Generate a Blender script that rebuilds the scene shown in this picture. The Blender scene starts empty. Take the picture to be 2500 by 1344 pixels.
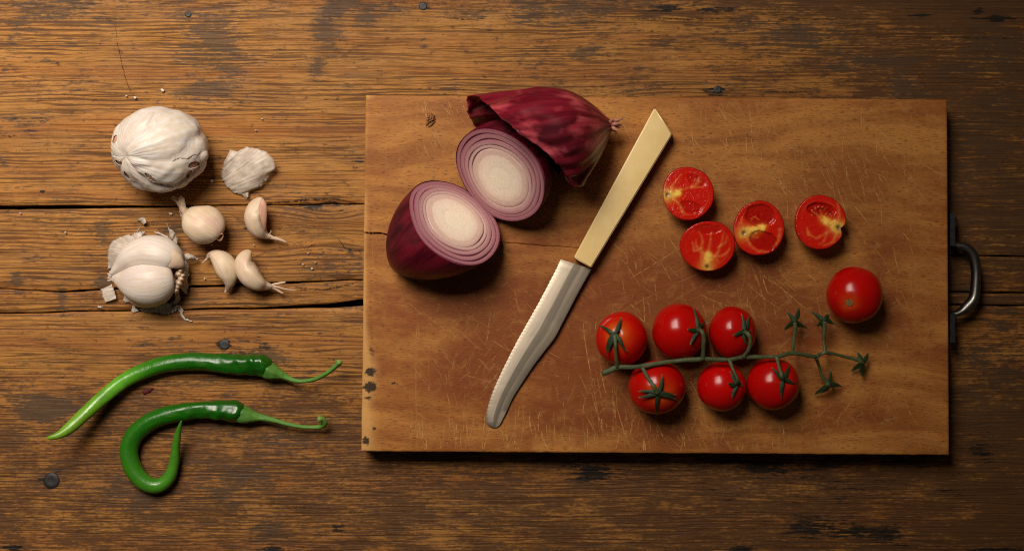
import bpy, bmesh, math, random
import numpy as np
from mathutils import Vector, Matrix

random.seed(7)
RNG = np.random.default_rng(7)
scene = bpy.context.scene
COL = scene.collection

# ------------------------------------------------------------------ scale and camera
S = 0.00025          # metres of table per photograph pixel (garlic bulb about 55 mm)
H = 0.87             # camera height above the table
ZB = 0.020           # cutting board thickness

def W(px, py, z=0.0):
    k = (H - z) / H
    return Vector(((px - 1250) * S * k, (672 - py) * S * k, z))

cam_d = bpy.data.cameras.new('camera')
cam_d.sensor_width = 36.0
cam_d.lens = 36.0 * H / (2500 * S)
cam_d.clip_start = 0.01
cam_d.clip_end = 20
cam_d.dof.use_dof = True
cam_d.dof.focus_distance = H - 0.012
cam_d.dof.aperture_fstop = 5.6
cam = bpy.data.objects.new('camera', cam_d)
cam.location = (0, 0, H)
COL.objects.link(cam)
scene.camera = cam

# ------------------------------------------------------------------ light: a window to the upper left
world = bpy.data.worlds.new('World')
scene.world = world
world.use_nodes = True
bg = world.node_tree.nodes['Background']
bg.inputs[0].default_value = (1.0, 0.86, 0.70, 1)
bg.inputs[1].default_value = 0.032

def area(name, loc, target, sx, sy, power, color, spread=180):
    d = bpy.data.lights.new(name, 'AREA')
    d.shape = 'RECTANGLE'; d.size = sx; d.size_y = sy
    d.energy = power; d.color = color; d.spread = math.radians(spread)
    o = bpy.data.objects.new(name, d)
    o.location = loc
    o.rotation_euler = (Vector(target) - Vector(loc)).to_track_quat('-Z', 'Y').to_euler()
    COL.objects.link(o)
    return o
area('window_light', (-0.42, 0.63, 1.02), (-0.40, 0.18, 0.0), 0.60, 0.60, 6.7, (1.0, 0.905, 0.785), 85)

scene.view_settings.view_transform = 'Standard'
scene.view_settings.look = 'None'
scene.view_settings.exposure = 0.0
scene.view_settings.gamma = 1.0
scene.view_settings.use_curve_mapping = False
scene.cycles.use_denoising = False
scene.cycles.filter_width = 1.1
scene.cycles.max_bounces = 8
scene.cycles.transparent_max_bounces = 12

# ------------------------------------------------------------------ helpers: objects
def tag(o, label=None, cat=None, group=None, kind=None):
    if label: o['label'] = label
    if cat: o['category'] = cat
    if group: o['group'] = group
    if kind: o['kind'] = kind
    return o

def empty(name, loc, label, cat, group=None):
    o = bpy.data.objects.new(name, None)
    o.location = loc
    o.empty_display_size = 0.01
    COL.objects.link(o)
    return tag(o, label, cat, group)

def mesh_obj(name, verts, faces, mat, parent=None, smooth=True, cols=None, attrs=None):
    """verts are world coordinates; the object sits at its parent's origin"""
    v = np.asarray(verts, dtype=float)
    off = np.zeros(3)
    p = parent
    while p is not None:
        off += np.array(p.location); p = p.parent
    me = bpy.data.meshes.new(name)
    me.from_pydata((v - off).tolist(), [], [tuple(int(i) for i in f) for f in faces])
    if smooth:
        me.polygons.foreach_set('use_smooth', [True] * len(me.polygons))
    if cols is not None:
        a = me.color_attributes.new('Col', 'FLOAT_COLOR', 'POINT')
        c = np.ones((len(v), 4), dtype=np.float32); c[:, :3] = cols
        a.data.foreach_set('color', c.ravel())
    for k, arr in (attrs or {}).items():
        arr = np.asarray(arr, dtype=np.float32)
        if arr.ndim == 1:
            a = me.attributes.new(k, 'FLOAT', 'POINT'); a.data.foreach_set('value', arr)
        else:
            a = me.attributes.new(k, 'FLOAT_VECTOR', 'POINT'); a.data.foreach_set('vector', arr.ravel())
    me.update()
    o = bpy.data.objects.new(name, me)
    if mat: me.materials.append(mat)
    COL.objects.link(o)
    if parent is not None: o.parent = parent
    return o

def fix_normals(o):
    bm = bmesh.new(); bm.from_mesh(o.data)
    bmesh.ops.recalc_face_normals(bm, faces=bm.faces)
    bm.to_mesh(o.data); bm.free()
    return o

def grid_faces(n, m, wrap=False, base=0):
    """n rows of m vertices"""
    fs = []
    mm = m if wrap else m - 1
    for i in range(n - 1):
        for j in range(mm):
            a = base + i * m + j; b = base + i * m + (j + 1) % m
            fs.append((a, b, b + m, a + m))
    return fs

# ------------------------------------------------------------------ helpers: noise and curves
def _h(ix, iy, iz):
    n = (ix.astype(np.int64) * 374761393 + iy.astype(np.int64) * 668265263 + iz.astype(np.int64) * 2147483647) & 0xffffffff
    n = ((n ^ (n >> 13)) * 1274126177) & 0xffffffff
    n = (n ^ (n >> 16)) & 0xffffffff
    return n.astype(float) / 0xffffffff

def vn(x, y, z=0.0):
    x = np.asarray(x, float); y = np.asarray(y, float) + 0 * x; z = np.asarray(z, float) + 0 * x
    x = x + 0 * y
    xi, yi, zi = np.floor(x), np.floor(y), np.floor(z)
    fx, fy, fz = x - xi, y - yi, z - zi
    fx, fy, fz = [f * f * (3 - 2 * f) for f in (fx, fy, fz)]
    r = 0
    for dx in (0, 1):
        for dy in (0, 1):
            for dz in (0, 1):
                w = (fx if dx else 1 - fx) * (fy if dy else 1 - fy) * (fz if dz else 1 - fz)
                r = r + w * _h(xi + dx, yi + dy, zi + dz)
    return r * 2 - 1

def fbm(x, y, z=0.0, o=3):
    r = 0; a = 1.0; t = 0
    for i in range(o):
        r = r + a * vn(np.asarray(x) * 2 ** i + 17 * i, np.asarray(y) * 2 ** i, np.asarray(z) * 2 ** i)
        t += a; a *= 0.5
    return r / t

def sm(a, b, x):
    t = np.clip((np.asarray(x, float) - a) / (b - a), 0, 1)
    return t * t * (3 - 2 * t)

def catmull(P, n):
    P = np.asarray(P, float)
    if len(P) == 2:
        t = np.linspace(0, 1, n)[:, None]
        return P[0] * (1 - t) + P[1] * t
    ext = np.vstack([2 * P[0] - P[1], P, 2 * P[-1] - P[-2]])
    seg = len(P) - 1
    # spread the samples by chord length
    d = np.linalg.norm(np.diff(P[:, :2], axis=0), axis=1) + 1e-9
    cum = np.concatenate([[0], np.cumsum(d)]) / d.sum()
    out = []
    for t in np.linspace(0, 1, n):
        k = min(np.searchsorted(cum, t, side='right') - 1, seg - 1)
        u = (t - cum[k]) / (cum[k + 1] - cum[k])
        p0, p1, p2, p3 = ext[k], ext[k + 1], ext[k + 2], ext[k + 3]
        out.append(0.5 * ((2 * p1) + (-p0 + p2) * u + (2 * p0 - 5 * p1 + 4 * p2 - p3) * u * u + (-p0 + 3 * p1 - 3 * p2 + p3) * u ** 3))
    return np.array(out)

def lerp_poly(pts, n):
    """polyline resampled evenly by length, corners kept sharp enough"""
    P = np.asarray(pts, float)
    d = np.linalg.norm(np.diff(P[:, :2], axis=0), axis=1)
    c = np.concatenate([[0], np.cumsum(d)])
    t = np.linspace(0, c[-1], n)
    return np.stack([np.interp(t, c, P[:, k]) for k in range(P.shape[1])], 1)

def sweep(ctrl, n=40, m=16, prof=None, wob=0.0, wobscale=1.0, seed=0, cap=True):
    """ctrl rows: px, py, z(m), rw(px), rh(px). Returns verts (m), faces, tlen, ang (for colours)"""
    C = catmull(ctrl, n)
    P = np.array([W(a, b, c) for a, b, c in C[:, :3]])
    rw = np.maximum(C[:, 3], 0.05) * S
    rh = np.maximum(C[:, 4], 0.05) * S
    T = np.gradient(P, axis=0); T /= np.linalg.norm(T, axis=1)[:, None] + 1e-12
    V = []; t_at = []; a_at = []
    side = np.cross([0, 0, 1], T[0])
    if np.linalg.norm(side) < 1e-3: side = np.array([1.0, 0, 0])
    side /= np.linalg.norm(side)
    A = np.linspace(0, 2 * math.pi, m, endpoint=False)
    for i in range(n):
        side = side - T[i] * np.dot(side, T[i]); side /= np.linalg.norm(side)
        up = np.cross(T[i], side)
        for a in A:
            k = 1.0
            if prof: k = prof(i / (n - 1), a)
            if wob:
                k *= 1 + wob * float(vn(i / (n - 1) * 9 * wobscale + seed, math.cos(a) * 1.3 + seed, math.sin(a) * 1.3))
            V.append(P[i] + side * rw[i] * math.cos(a) * k + up * rh[i] * math.sin(a) * k)
            t_at.append(i / (n - 1)); a_at.append(a)
    F = grid_faces(n, m, True)
    if cap:
        V.append(P[0]); V.append(P[-1])
        b = n * m
        for j in range(m):
            F.append((b, (j + 1) % m, j))
            F.append((b + 1, (n - 1) * m + j, (n - 1) * m + (j + 1) % m))
        t_at += [0, 1]; a_at += [0, 0]
    return np.array(V), F, np.array(t_at), np.array(a_at)

def merge(parts):
    V = []; F = []; b = 0
    for v, f in parts:
        V.append(np.asarray(v)); F += [tuple(i + b for i in q) for q in f]; b += len(v)
    return np.vstack(V), F

# ------------------------------------------------------------------ helpers: materials
class NT:
    def __init__(self, name):
        self.mat = bpy.data.materials.new(name); self.mat.use_nodes = True
        self.t = self.mat.node_tree; self.n = self.t.nodes; self.l = self.t.links
        self.b = self.n['Principled BSDF']; self.out = self.n['Material Output']
    def put(self, sock, v):
        if hasattr(v, 'is_linked') or isinstance(v, bpy.types.NodeSocket): self.l.new(v, sock)
        elif isinstance(v, (tuple, list)) and sock.type == 'RGBA' and len(v) == 3: sock.default_value = (*v, 1)
        else: sock.default_value = v
    def m(self, op, a, b=None, c=None, clamp=False):
        k = self.n.new('ShaderNodeMath'); k.operation = op; k.use_clamp = clamp
        self.put(k.inputs[0], a)
        if b is not None: self.put(k.inputs[1], b)
        if c is not None: self.put(k.inputs[2], c)
        return k.outputs[0]
    def add(self, a, b): return self.m('ADD', a, b)
    def mul(self, a, b): return self.m('MULTIPLY', a, b)
    def ma(self, a, b, c): return self.m('MULTIPLY_ADD', a, b, c)
    def step(self, x, a, b, lo=0.0, hi=1.0):
        k = self.n.new('ShaderNodeMapRange'); k.interpolation_type = 'SMOOTHSTEP'
        self.put(k.inputs[0], x); self.put(k.inputs[1], a); self.put(k.inputs[2], b); self.put(k.inputs[3], lo); self.put(k.inputs[4], hi)
        return k.outputs[0]
    def comb(self, x, y, z=0.0):
        k = self.n.new('ShaderNodeCombineXYZ')
        for i, v in enumerate((x, y, z)): self.put(k.inputs[i], v)
        return k.outputs[0]
    def sep(self, v):
        k = self.n.new('ShaderNodeSeparateXYZ'); self.put(k.inputs[0], v); return k.outputs
    def noise(self, vec, scale=1.0, detail=3, rough=0.55, dist=0.0):
        k = self.n.new('ShaderNodeTexNoise'); self.put(k.inputs['Vector'], vec)
        k.inputs['Scale'].default_value = scale; k.inputs['Detail'].default_value = detail
        k.inputs['Roughness'].default_value = rough; k.inputs['Distortion'].default_value = dist
        return k.outputs['Fac']
    def vor(self, vec, scale=1.0, feat='F1'):
        k = self.n.new('ShaderNodeTexVoronoi'); k.feature = feat; self.put(k.inputs['Vector'], vec)
        k.inputs['Scale'].default_value = scale
        return k.outputs['Distance']
    def attr(self, name, out='Fac'):
        k = self.n.new('ShaderNodeAttribute'); k.attribute_name = name; return k.outputs[out]
    def mix(self, f, a, b, mode='MIX'):
        k = self.n.new('ShaderNodeMix'); k.data_type = 'RGBA'; k.blend_type = mode
        self.put(k.inputs[0], f); self.put(k.inputs[6], a); self.put(k.inputs[7], b)
        return k.outputs[2]
    def pos(self):
        k = self.n.new('ShaderNodeTexCoord'); return k.outputs['Object']
    def wpos(self):
        k = self.n.new('ShaderNodeNewGeometry'); return k.outputs['Position']
    def vscale(self, v, s):
        k = self.n.new('ShaderNodeVectorMath'); k.operation = 'MULTIPLY'
        self.put(k.inputs[0], v); k.inputs[1].default_value = s if isinstance(s, tuple) else (s, s, s)
        return k.outputs[0]
    def bump(self, h, strength=0.3, dist=0.0003):
        k = self.n.new('ShaderNodeBump'); k.inputs['Strength'].default_value = strength
        k.inputs['Distance'].default_value = dist; self.put(k.inputs['Height'], h)
        self.l.new(k.outputs[0], self.b.inputs['Normal'])
    def set(self, **kw):
        names = dict(color='Base Color', rough='Roughness', metal='Metallic', spec='Specular IOR Level', sss='Subsurface Weight',
                     coat='Coat Weight', coatr='Coat Roughness', alpha='Alpha', trans='Transmission Weight', ior='IOR')
        for k, v in kw.items(): self.put(self.b.inputs[names[k]], v)
        return self
    def sssr(self, r, scale=0.002):
        self.b.inputs['Subsurface Radius'].default_value = r; self.b.inputs['Subsurface Scale'].default_value = scale

# ------------------------------------------------------------------ table
def mat_table():
    t = NT('old_pine')
    p = t.sep(t.vscale(t.wpos(), 1 / S))
    x, y = p[0], p[1]
    off = t.attr('plank_offset')
    x = t.add(x, off)
    big = t.noise(t.comb(t.mul(x, 1 / 900), t.mul(y, 1 / 300), off), 1, 2)
    gy = t.add(t.add(y, t.attr('warp')), t.mul(big, 34))
    small = t.noise(t.comb(t.mul(x, 1 / 150), t.mul(y, 1 / 40)), 1, 2)
    gy = t.ma(small, 3.0, gy)
    band = t.noise(t.comb(t.mul(x, 1 / 1500), t.mul(gy, 1 / 55)), 1, 2)
    ring = t.noise(t.comb(t.mul(x, 1 / 800), t.mul(gy, 1 / 4.0)), 1, 2, 0.5)
    fib = t.noise(t.comb(t.mul(x, 1 / 34), t.mul(gy, 1 / 2.2)), 1, 3, 0.65)
    brk = t.noise(t.comb(t.mul(x, 1 / 130), t.mul(gy, 1 / 26), 8.0), 1, 3, 0.6)
    line = t.step(t.ma(t.add(brk, -0.5), 0.45, ring), 0.33, 0.47)
    cord = t.m('SINE', t.add(t.mul(gy, 0.60), t.mul(t.noise(t.comb(t.mul(x, 1 / 350), t.mul(gy, 1 / 24), 6.0), 1, 2), 22)))
    cordm = t.mul(t.step(cord, -0.95, 0.05, 1.0, 0.0), t.step(t.noise(t.comb(t.mul(x, 1 / 300), t.mul(gy, 1 / 40), 31.0), 1, 3), 0.36, 0.58))
    line = t.m('MULTIPLY', line, t.m('SUBTRACT', 1.0, cordm))
    col = t.mix(line, (0.085, 0.032, 0.007), (0.370, 0.162, 0.032))
    col = t.mix(t.step(fib, 0.32, 0.60, 0.60, 0.0), col, (0.10, 0.040, 0.010))
    col = t.mix(t.step(band, 0.45, 0.68, 0.0, 0.5), col, (0.27, 0.088, 0.016))
    pale = t.noise(t.comb(t.mul(x, 1 / 340), t.mul(y, 1 / 150), 5.0), 1, 4)
    col = t.mix(t.step(pale, 0.50, 0.72, 0, 0.40), col, (0.43, 0.205, 0.055))
    # brown patina in ragged, grain-following patches; dark stains; black grime
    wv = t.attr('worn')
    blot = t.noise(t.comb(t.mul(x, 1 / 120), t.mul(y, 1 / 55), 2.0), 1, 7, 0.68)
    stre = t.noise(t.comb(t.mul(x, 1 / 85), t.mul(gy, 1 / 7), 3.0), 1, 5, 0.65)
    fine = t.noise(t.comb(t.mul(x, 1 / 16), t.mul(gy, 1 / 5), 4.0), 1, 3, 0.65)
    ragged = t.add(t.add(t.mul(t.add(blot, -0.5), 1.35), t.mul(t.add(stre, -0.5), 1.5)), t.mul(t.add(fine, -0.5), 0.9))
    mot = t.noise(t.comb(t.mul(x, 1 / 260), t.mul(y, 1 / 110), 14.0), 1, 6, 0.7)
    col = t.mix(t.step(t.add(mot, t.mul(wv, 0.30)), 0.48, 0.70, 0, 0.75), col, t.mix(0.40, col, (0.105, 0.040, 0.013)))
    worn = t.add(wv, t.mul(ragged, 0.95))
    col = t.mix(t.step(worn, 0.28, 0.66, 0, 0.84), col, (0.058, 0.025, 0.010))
    st = t.add(t.attr('stain'), t.mul(ragged, 1.35))
    col = t.mix(t.step(st, 0.34, 0.72, 0, 0.80), col, (0.062, 0.036, 0.019))
    bl = t.add(t.attr('grime'), t.mul(ragged, 1.45))
    col = t.mix(t.step(bl, 0.52, 0.86, 0, 0.93), col, (0.010, 0.008, 0.006))
    spk = t.noise(t.comb(t.mul(x, 1 / 26), t.mul(y, 1 / 15), 7.0), 1, 4, 0.65)
    col = t.mix(t.step(spk, 0.58, 0.70, 0, 0.75), col, (0.050, 0.023, 0.010))
    dot = t.noise(t.comb(t.mul(x, 1 / 9), t.mul(y, 1 / 6), 11.0), 1, 2)
    col = t.mix(t.step(dot, 0.70, 0.77, 0, 0.8), col, (0.03, 0.015, 0.008))
    lt = t.noise(t.comb(t.mul(x, 1 / 8), t.mul(y, 1 / 6), 21.0), 1, 2)
    col = t.mix(t.step(lt, 0.78, 0.82, 0, 0.6), col, (0.50, 0.34, 0.18))
    h = t.add(t.mul(line, 0.5), t.add(t.mul(fib, 0.45), t.mul(blot, 0.25)))
    t.set(color=col, rough=t.step(blot, 0.3, 0.7, 0.60, 0.48), spec=0.16)
    t.bump(h, 0.50, 0.0007)
    return t.mat
M_TABLE = mat_table()

def mat_plain(name, col, rough=0.5, metal=0.0, spec=0.5):
    t = NT(name)
    n = t.noise(t.wpos(), 900, 4)
    c2 = tuple(c * 0.6 for c in col)
    t.set(color=t.mix(t.step(n, 0.35, 0.65), c2, col), rough=rough, metal=metal, spec=spec)
    t.bump(n, 0.15, 0.0002)
    return t.mat
M_GAP = mat_plain('gap_dirt', (0.010, 0.008, 0.006), 0.9)
M_IRON = mat_plain('old_iron', (0.022, 0.021, 0.020), 0.55, 0.3)

X0, X1, Y0, Y1 = -700, 3200, -550, 1900
def seam(pts):
    P = np.array(pts, float)
    def f(x):
        x = np.asarray(x, float)
        return np.interp(x, P[:, 0], P[:, 1]) + 2.0 * fbm(x / 90, P[0, 1] * .37, 0, 3)
    return f
# seams: centre line and half-width along x (photograph pixels, table plane)
s_a = seam([(X0, 506), (0, 507), (200, 505), (420, 503), (650, 500), (900, 497), (1500, 548), (2250, 622), (2500, 626), (X1, 628)])
s_b = seam([(X0, 690), (0, 704), (150, 713), (300, 703), (520, 698), (700, 690), (860, 682), (1500, 698), (2300, 712), (2500, 715), (X1, 717)])
s_c = seam([(X0, 765), (0, 764), (300, 758), (600, 752), (800, 747), (890, 738), (1500, 742), (2500, 744), (X1, 746)])
def hw(tab):
    P = np.array(tab, float)
    return lambda x: np.interp(x, P[:, 0], P[:, 1]) + 0.5 * vn(np.asarray(x, float) / 25, 3.3)
w_a = hw([(X0, 4), (0, 4.5), (250, 3.2), (420, 1.2), (560, .6), (880, .5), (2500, 1.0), (X1, 1.5)])
w_b = hw([(X0, .8), (0, .6), (120, .5), (190, 1.6), (300, 1.8), (480, 2.4), (700, 2.0), (800, .9), (880, .5), (2500, 1.2), (X1, 2)])
w_c = hw([(X0, 1.2), (0, .9), (400, 1.2), (600, 1.8), (760, 3.0), (890, 8.0), (1200, 4), (2500, 1.3), (X1, 2)])

STAIN = [  # cx, cy, rx, ry, strength : greyish brown stains
 (520,100,62,48,.62),(505,150,70,36,.45),(550,172,40,45,.40),(490,222,80,18,.60),(540,228,40,22,.45),(790,78,34,26,.62),(800,112,30,26,.52),
 (772,165,20,24,.60),(842,15,42,26,.65),(893,36,30,24,.65),(1420,130,34,18,.70),(930,12,52,30,.42),(1370,30,120,32,.50),(105,998,60,27,.95),
 (62,22,40,24,.45),(160,15,70,30,.40),(40,60,45,60,.36),(130,25,30,12,.35),(245,690,16,20,.5),(150,730,12,30,.6),(40,680,12,28,.6),(800,640,55,55,.35),
 (2200,212,28,34,.7),(2240,232,36,12,.6),(2052,163,30,11,.75),(2140,150,72,10,.75),(1920,88,120,40,.55),(2350,171,42,8,.8),(2440,120,80,60,.5),
 (2440,230,70,60,.4),(2050,130,40,50,.35),(560,1185,85,38,.55),(610,1290,80,30,.4),(450,1130,50,20,.3),(330,1200,120,40,.40),(330,1110,40,30,.3),
 (640,870,70,26,.55),(700,1080,60,26,.45),(560,975,60,26,.35),(440,840,60,20,.35),(250,565,26,26,.6),(430,560,50,14,.5),(600,1060,70,16,.4),
 (2400,380,120,200,.30),(2430,900,90,200,.35),(2380,640,60,40,.25),(40,420,40,30,.25),(30,290,30,10,.5),(95,290,30,8,.4),(115,150,30,6,.6),(760,690,60,12,.3),
]
GRIME = [ # black grime and burnt marks
 (1640,20,44,13,.70),(1740,24,60,6,.85),(1700,12,30,8,.6),(1035,17,13,10,.8),(1750,218,34,14,.55),(1755,220,13,11,.9),(820,1290,16,12,.9),(835,1300,12,8,.8),
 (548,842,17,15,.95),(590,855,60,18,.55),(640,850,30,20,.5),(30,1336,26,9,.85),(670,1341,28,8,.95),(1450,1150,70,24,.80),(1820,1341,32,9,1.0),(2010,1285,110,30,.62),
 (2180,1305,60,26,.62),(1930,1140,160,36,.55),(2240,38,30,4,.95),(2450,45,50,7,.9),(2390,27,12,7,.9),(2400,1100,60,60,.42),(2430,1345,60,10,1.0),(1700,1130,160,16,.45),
 (760,502,46,7,.85),(800,495,40,6,.7),(850,510,30,5,.6),(285,1345,60,6,.3),(2300,1200,50,20,.4),(1540,1010,10,10,.2),(120,1172,34,26,.42),(1150,240,60,8,.35),(780,240,30,8,.2),
 (340,575,16,10,.4),(2080,1300,80,18,.7),(140,158,16,6,.8),(207,151,9,4,.8),(103,469,4,4,1.2),(45,550,3,3,1.2),(40,290,22,3,.9),(95,292,14,3,.8),(880,400,22,8,.6),(870,410,10,6,.8),
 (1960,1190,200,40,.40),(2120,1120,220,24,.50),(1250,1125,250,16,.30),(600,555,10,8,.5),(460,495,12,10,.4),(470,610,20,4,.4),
]
def field(x, y, lst):
    r = np.zeros_like(x)
    for cx, cy, rx, ry, s in lst:
        m = (np.abs(x - cx) < 3 * rx) & (np.abs(y - cy) < 3 * ry)
        if m.any():
            d = ((x[m] - cx) / rx) ** 2 + ((y[m] - cy) / ry) ** 2
            r[m] = np.maximum(r[m], s * np.clip(1.45 - 0.72 * np.sqrt(d), 0, 1.3))
    return r

table = mesh_obj('table_top', [W(X0, Y1, -0.03), W(X1, Y1, -0.03), W(X1, Y0, -0.03), W(X0, Y0, -0.03)], [(0, 1, 2, 3)], M_GAP, smooth=False)
tag(table, 'worn amber pine table top of wide planks with dark stains', 'table', kind='structure')

def plank(top, wt, bot, wb, idx, worn_dark_fn):
    xs = np.concatenate([np.arange(X0, -20, 25), np.arange(-20, 2520, 7), np.arange(2520, X1 + 1, 25)]).astype(float)
    ya = top(xs) + (wt(xs) if wt else 0); yb = bot(xs) - (wb(xs) if wb else 0)
    nr = max(12, int((yb - ya).mean() / 7))
    edge = np.array([0, .3, 1.0, 3.0])          # rounded arrises, px from the edge
    ez = np.array([-16.0, -1.0, -.35, -0.08])
    rows = []; zs = []
    for e, z in zip(edge, ez): rows.append(ya + e); zs.append(z)
    for k in range(1, nr): rows.append(ya + 8 + (yb - ya - 16) * k / nr); zs.append(0.0)
    for e, z in zip(edge[::-1], ez[::-1]): rows.append(yb - e); zs.append(z)
    rows = np.array(rows); n, m = rows.shape
    X = np.tile(xs, (n, 1)); Z = np.tile(np.array(zs)[:, None], (1, m)) * S * 4
    Z = np.minimum(Z, 0) + S * 1.2 * fbm(X / 160, rows / 60, idx, 3) * (Z > -S * 5) - 0.0002
    V = np.stack([(X - 1250) * S, (672 - rows) * S, Z], -1).reshape(-1, 3)
    xf, yf = X.ravel(), rows.ravel()
    # grain bending round a knot
    d = ((xf - 800) / 120) ** 2 + ((yf - 560) / 60) ** 2
    warp = 26 * np.exp(-d) * np.sign(560 - yf) * np.minimum(1, np.abs(560 - yf) / 20)
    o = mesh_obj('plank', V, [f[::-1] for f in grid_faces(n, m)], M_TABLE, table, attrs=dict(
        stain=1.18 * field(xf, yf, STAIN), grime=field(xf, yf, GRIME), worn=worn_dark_fn(xf, yf), warp=warp, plank_offset=np.full(len(xf), idx * 913.0)))
    return fix_up(o)
def fix_up(o):
    if o.data.polygons[len(o.data.polygons) // 2].normal.z < 0: o.data.flip_normals()
    return o
yt = lambda x: np.full_like(np.asarray(x, float), Y0)
yb_ = lambda x: np.full_like(np.asarray(x, float), Y1)
far = lambda x, y: 0.34 * sm(1700, 2400, x)  # makes the wood gradually darker towards the right end
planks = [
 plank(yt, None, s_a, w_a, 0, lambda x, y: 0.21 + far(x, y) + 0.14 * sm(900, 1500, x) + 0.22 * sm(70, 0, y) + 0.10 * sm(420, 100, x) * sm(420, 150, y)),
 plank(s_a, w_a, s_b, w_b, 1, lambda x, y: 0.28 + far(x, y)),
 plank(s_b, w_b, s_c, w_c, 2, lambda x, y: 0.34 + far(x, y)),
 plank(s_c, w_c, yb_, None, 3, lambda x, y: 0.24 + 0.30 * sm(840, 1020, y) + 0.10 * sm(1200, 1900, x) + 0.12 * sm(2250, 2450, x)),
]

def lathe(prof, m=32, origin=(0, 0, 0), axis=(0, 0, 1), rfun=None, xdir=None, lift=(0, 0, 0)):
    """prof: list of (r, h) metres along axis"""
    ax = Vector(axis).normalized()
    xd = Vector(xdir) if xdir is not None else (Vector((1, 0, 0)) if abs(ax.x) < 0.9 else Vector((0, 1, 0)))
    xd = (xd - ax * xd.dot(ax)).normalized(); yd = ax.cross(xd)
    V = []; o = Vector(origin)
    for i, (r, h) in enumerate(prof):
        for j in range(m):
            a = 2 * math.pi * j / m
            k = rfun(i, a) if rfun else 1.0
            V.append(o + ax * h + Vector(lift) * (-h) + (xd * math.cos(a) + yd * math.sin(a)) * r * k)
    return np.array([tuple(v) for v in V]), grid_faces(len(prof), m, True)

def nail(px, py, r, parent, raised=0.0008):
    c = W(px, py, -0.0002)
    pr = [(r, -0.004), (r, raised * .1), (r * .94, raised * .6), (r * .8, raised * .95), (r * .5, raised * 1.05), (r * .2, raised * .75), (0, raised * .8)]
    rf = lambda i, a: 1 + .02 * math.sin(2 * a + px) + .015 * math.sin(3 * a + py)
    v, f = lathe([(max(a * S, 1e-6), h) for a, h in pr], 24, c, rfun=rf)
    v[:, 2] += 0.00012 * fbm(v[:, 0] * 900, v[:, 1] * 900, 0, 2)
    return mesh_obj('nail_head', v, f, M_IRON, parent)
nail(126, 1172, 20, planks[3], 0.0008)
nail(548, 841, 13, planks[3], 0.0004)
nail(460, 36, 7.5, planks[0], 0.0006)
nail(1033, 16, 10, planks[0], 0.0004)
nail(1752, 219, 10, planks[0], 0.0004)

# cracks and scored lines in the table surface
def mat_line():
    t = NT('scored_line')
    n = t.noise(t.vscale(t.wpos(), 1 / S), 0.12, 3, 0.7)
    t.set(color=(0.035, 0.022, 0.012), rough=0.9, spec=0.1, alpha=t.mul(t.step(n, 0.38, 0.58, 0.1, 1.0), t.attr('fade')))
    return t.mat
M_LINE = mat_line()
def crack(name, pts, w, fade, parent, n=40):
    c = catmull([(*p, 0) for p in pts], n)[:, :2]; t = np.gradient(c, axis=0); t /= np.linalg.norm(t, axis=1)[:, None]
    nn = np.stack([-t[:, 1], t[:, 0]], 1); V = []
    for i in range(n):
        k = w * (.3 + .7 * math.sin(math.pi * min(max(i / (n - 1), .05), .95))) * (1 + .5 * float(vn(i * .7, w)))
        j = 1.2 * float(vn(i * .5, pts[0][0]))
        for sgn in (-.5, .5):
            p = c[i] + nn[i] * (k * sgn + j); V.append(tuple(W(p[0], p[1], 0.00028)))
    F = [(2 * i, 2 * i + 1, 2 * i + 3, 2 * i + 2) for i in range(n - 1)]
    return fix_up(mesh_obj(name, V, F, M_LINE, parent, attrs=dict(fade=np.full(len(V), fade))))
crack('scored_line', [(281, 40), (284, 90), (292, 130), (302, 175), (315, 215), (330, 238), (348, 258)], 2.2, .6, planks[0], 60)
crack('surface_crack', [(826, 582), (838, 600), (858, 610), (892, 612)], 3, .9, planks[1])
crack('surface_crack', [(742, 606), (752, 602), (770, 594)], 3, .8, planks[1])
crack('surface_crack', [(720, 700), (780, 706), (830, 698), (892, 682)], 2.5, .9, planks[2])
crack('surface_crack', [(600, 497), (700, 492), (760, 486), (820, 486), (880, 496)], 5, .8, planks[0])
crack('surface_crack', [(2200, 690), (2300, 694), (2500, 686)], 2, .7, planks[1])
for x0, y0, x1, y1 in ((1500, 45, 1800, 46), (1900, 47, 2100, 44), (2250, 90, 2500, 92), (1850, 222, 2000, 224), (700, 1235, 760, 1236), (0, 330, 40, 331), (1090, 44, 1180, 46)):
    crack('surface_crack', [(x0, y0), ((x0 + x1) / 2, (y0 + y1) / 2 + 1), (x1, y1)], 2.6, .8, planks[0] if y0 < 700 else planks[3])

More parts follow.
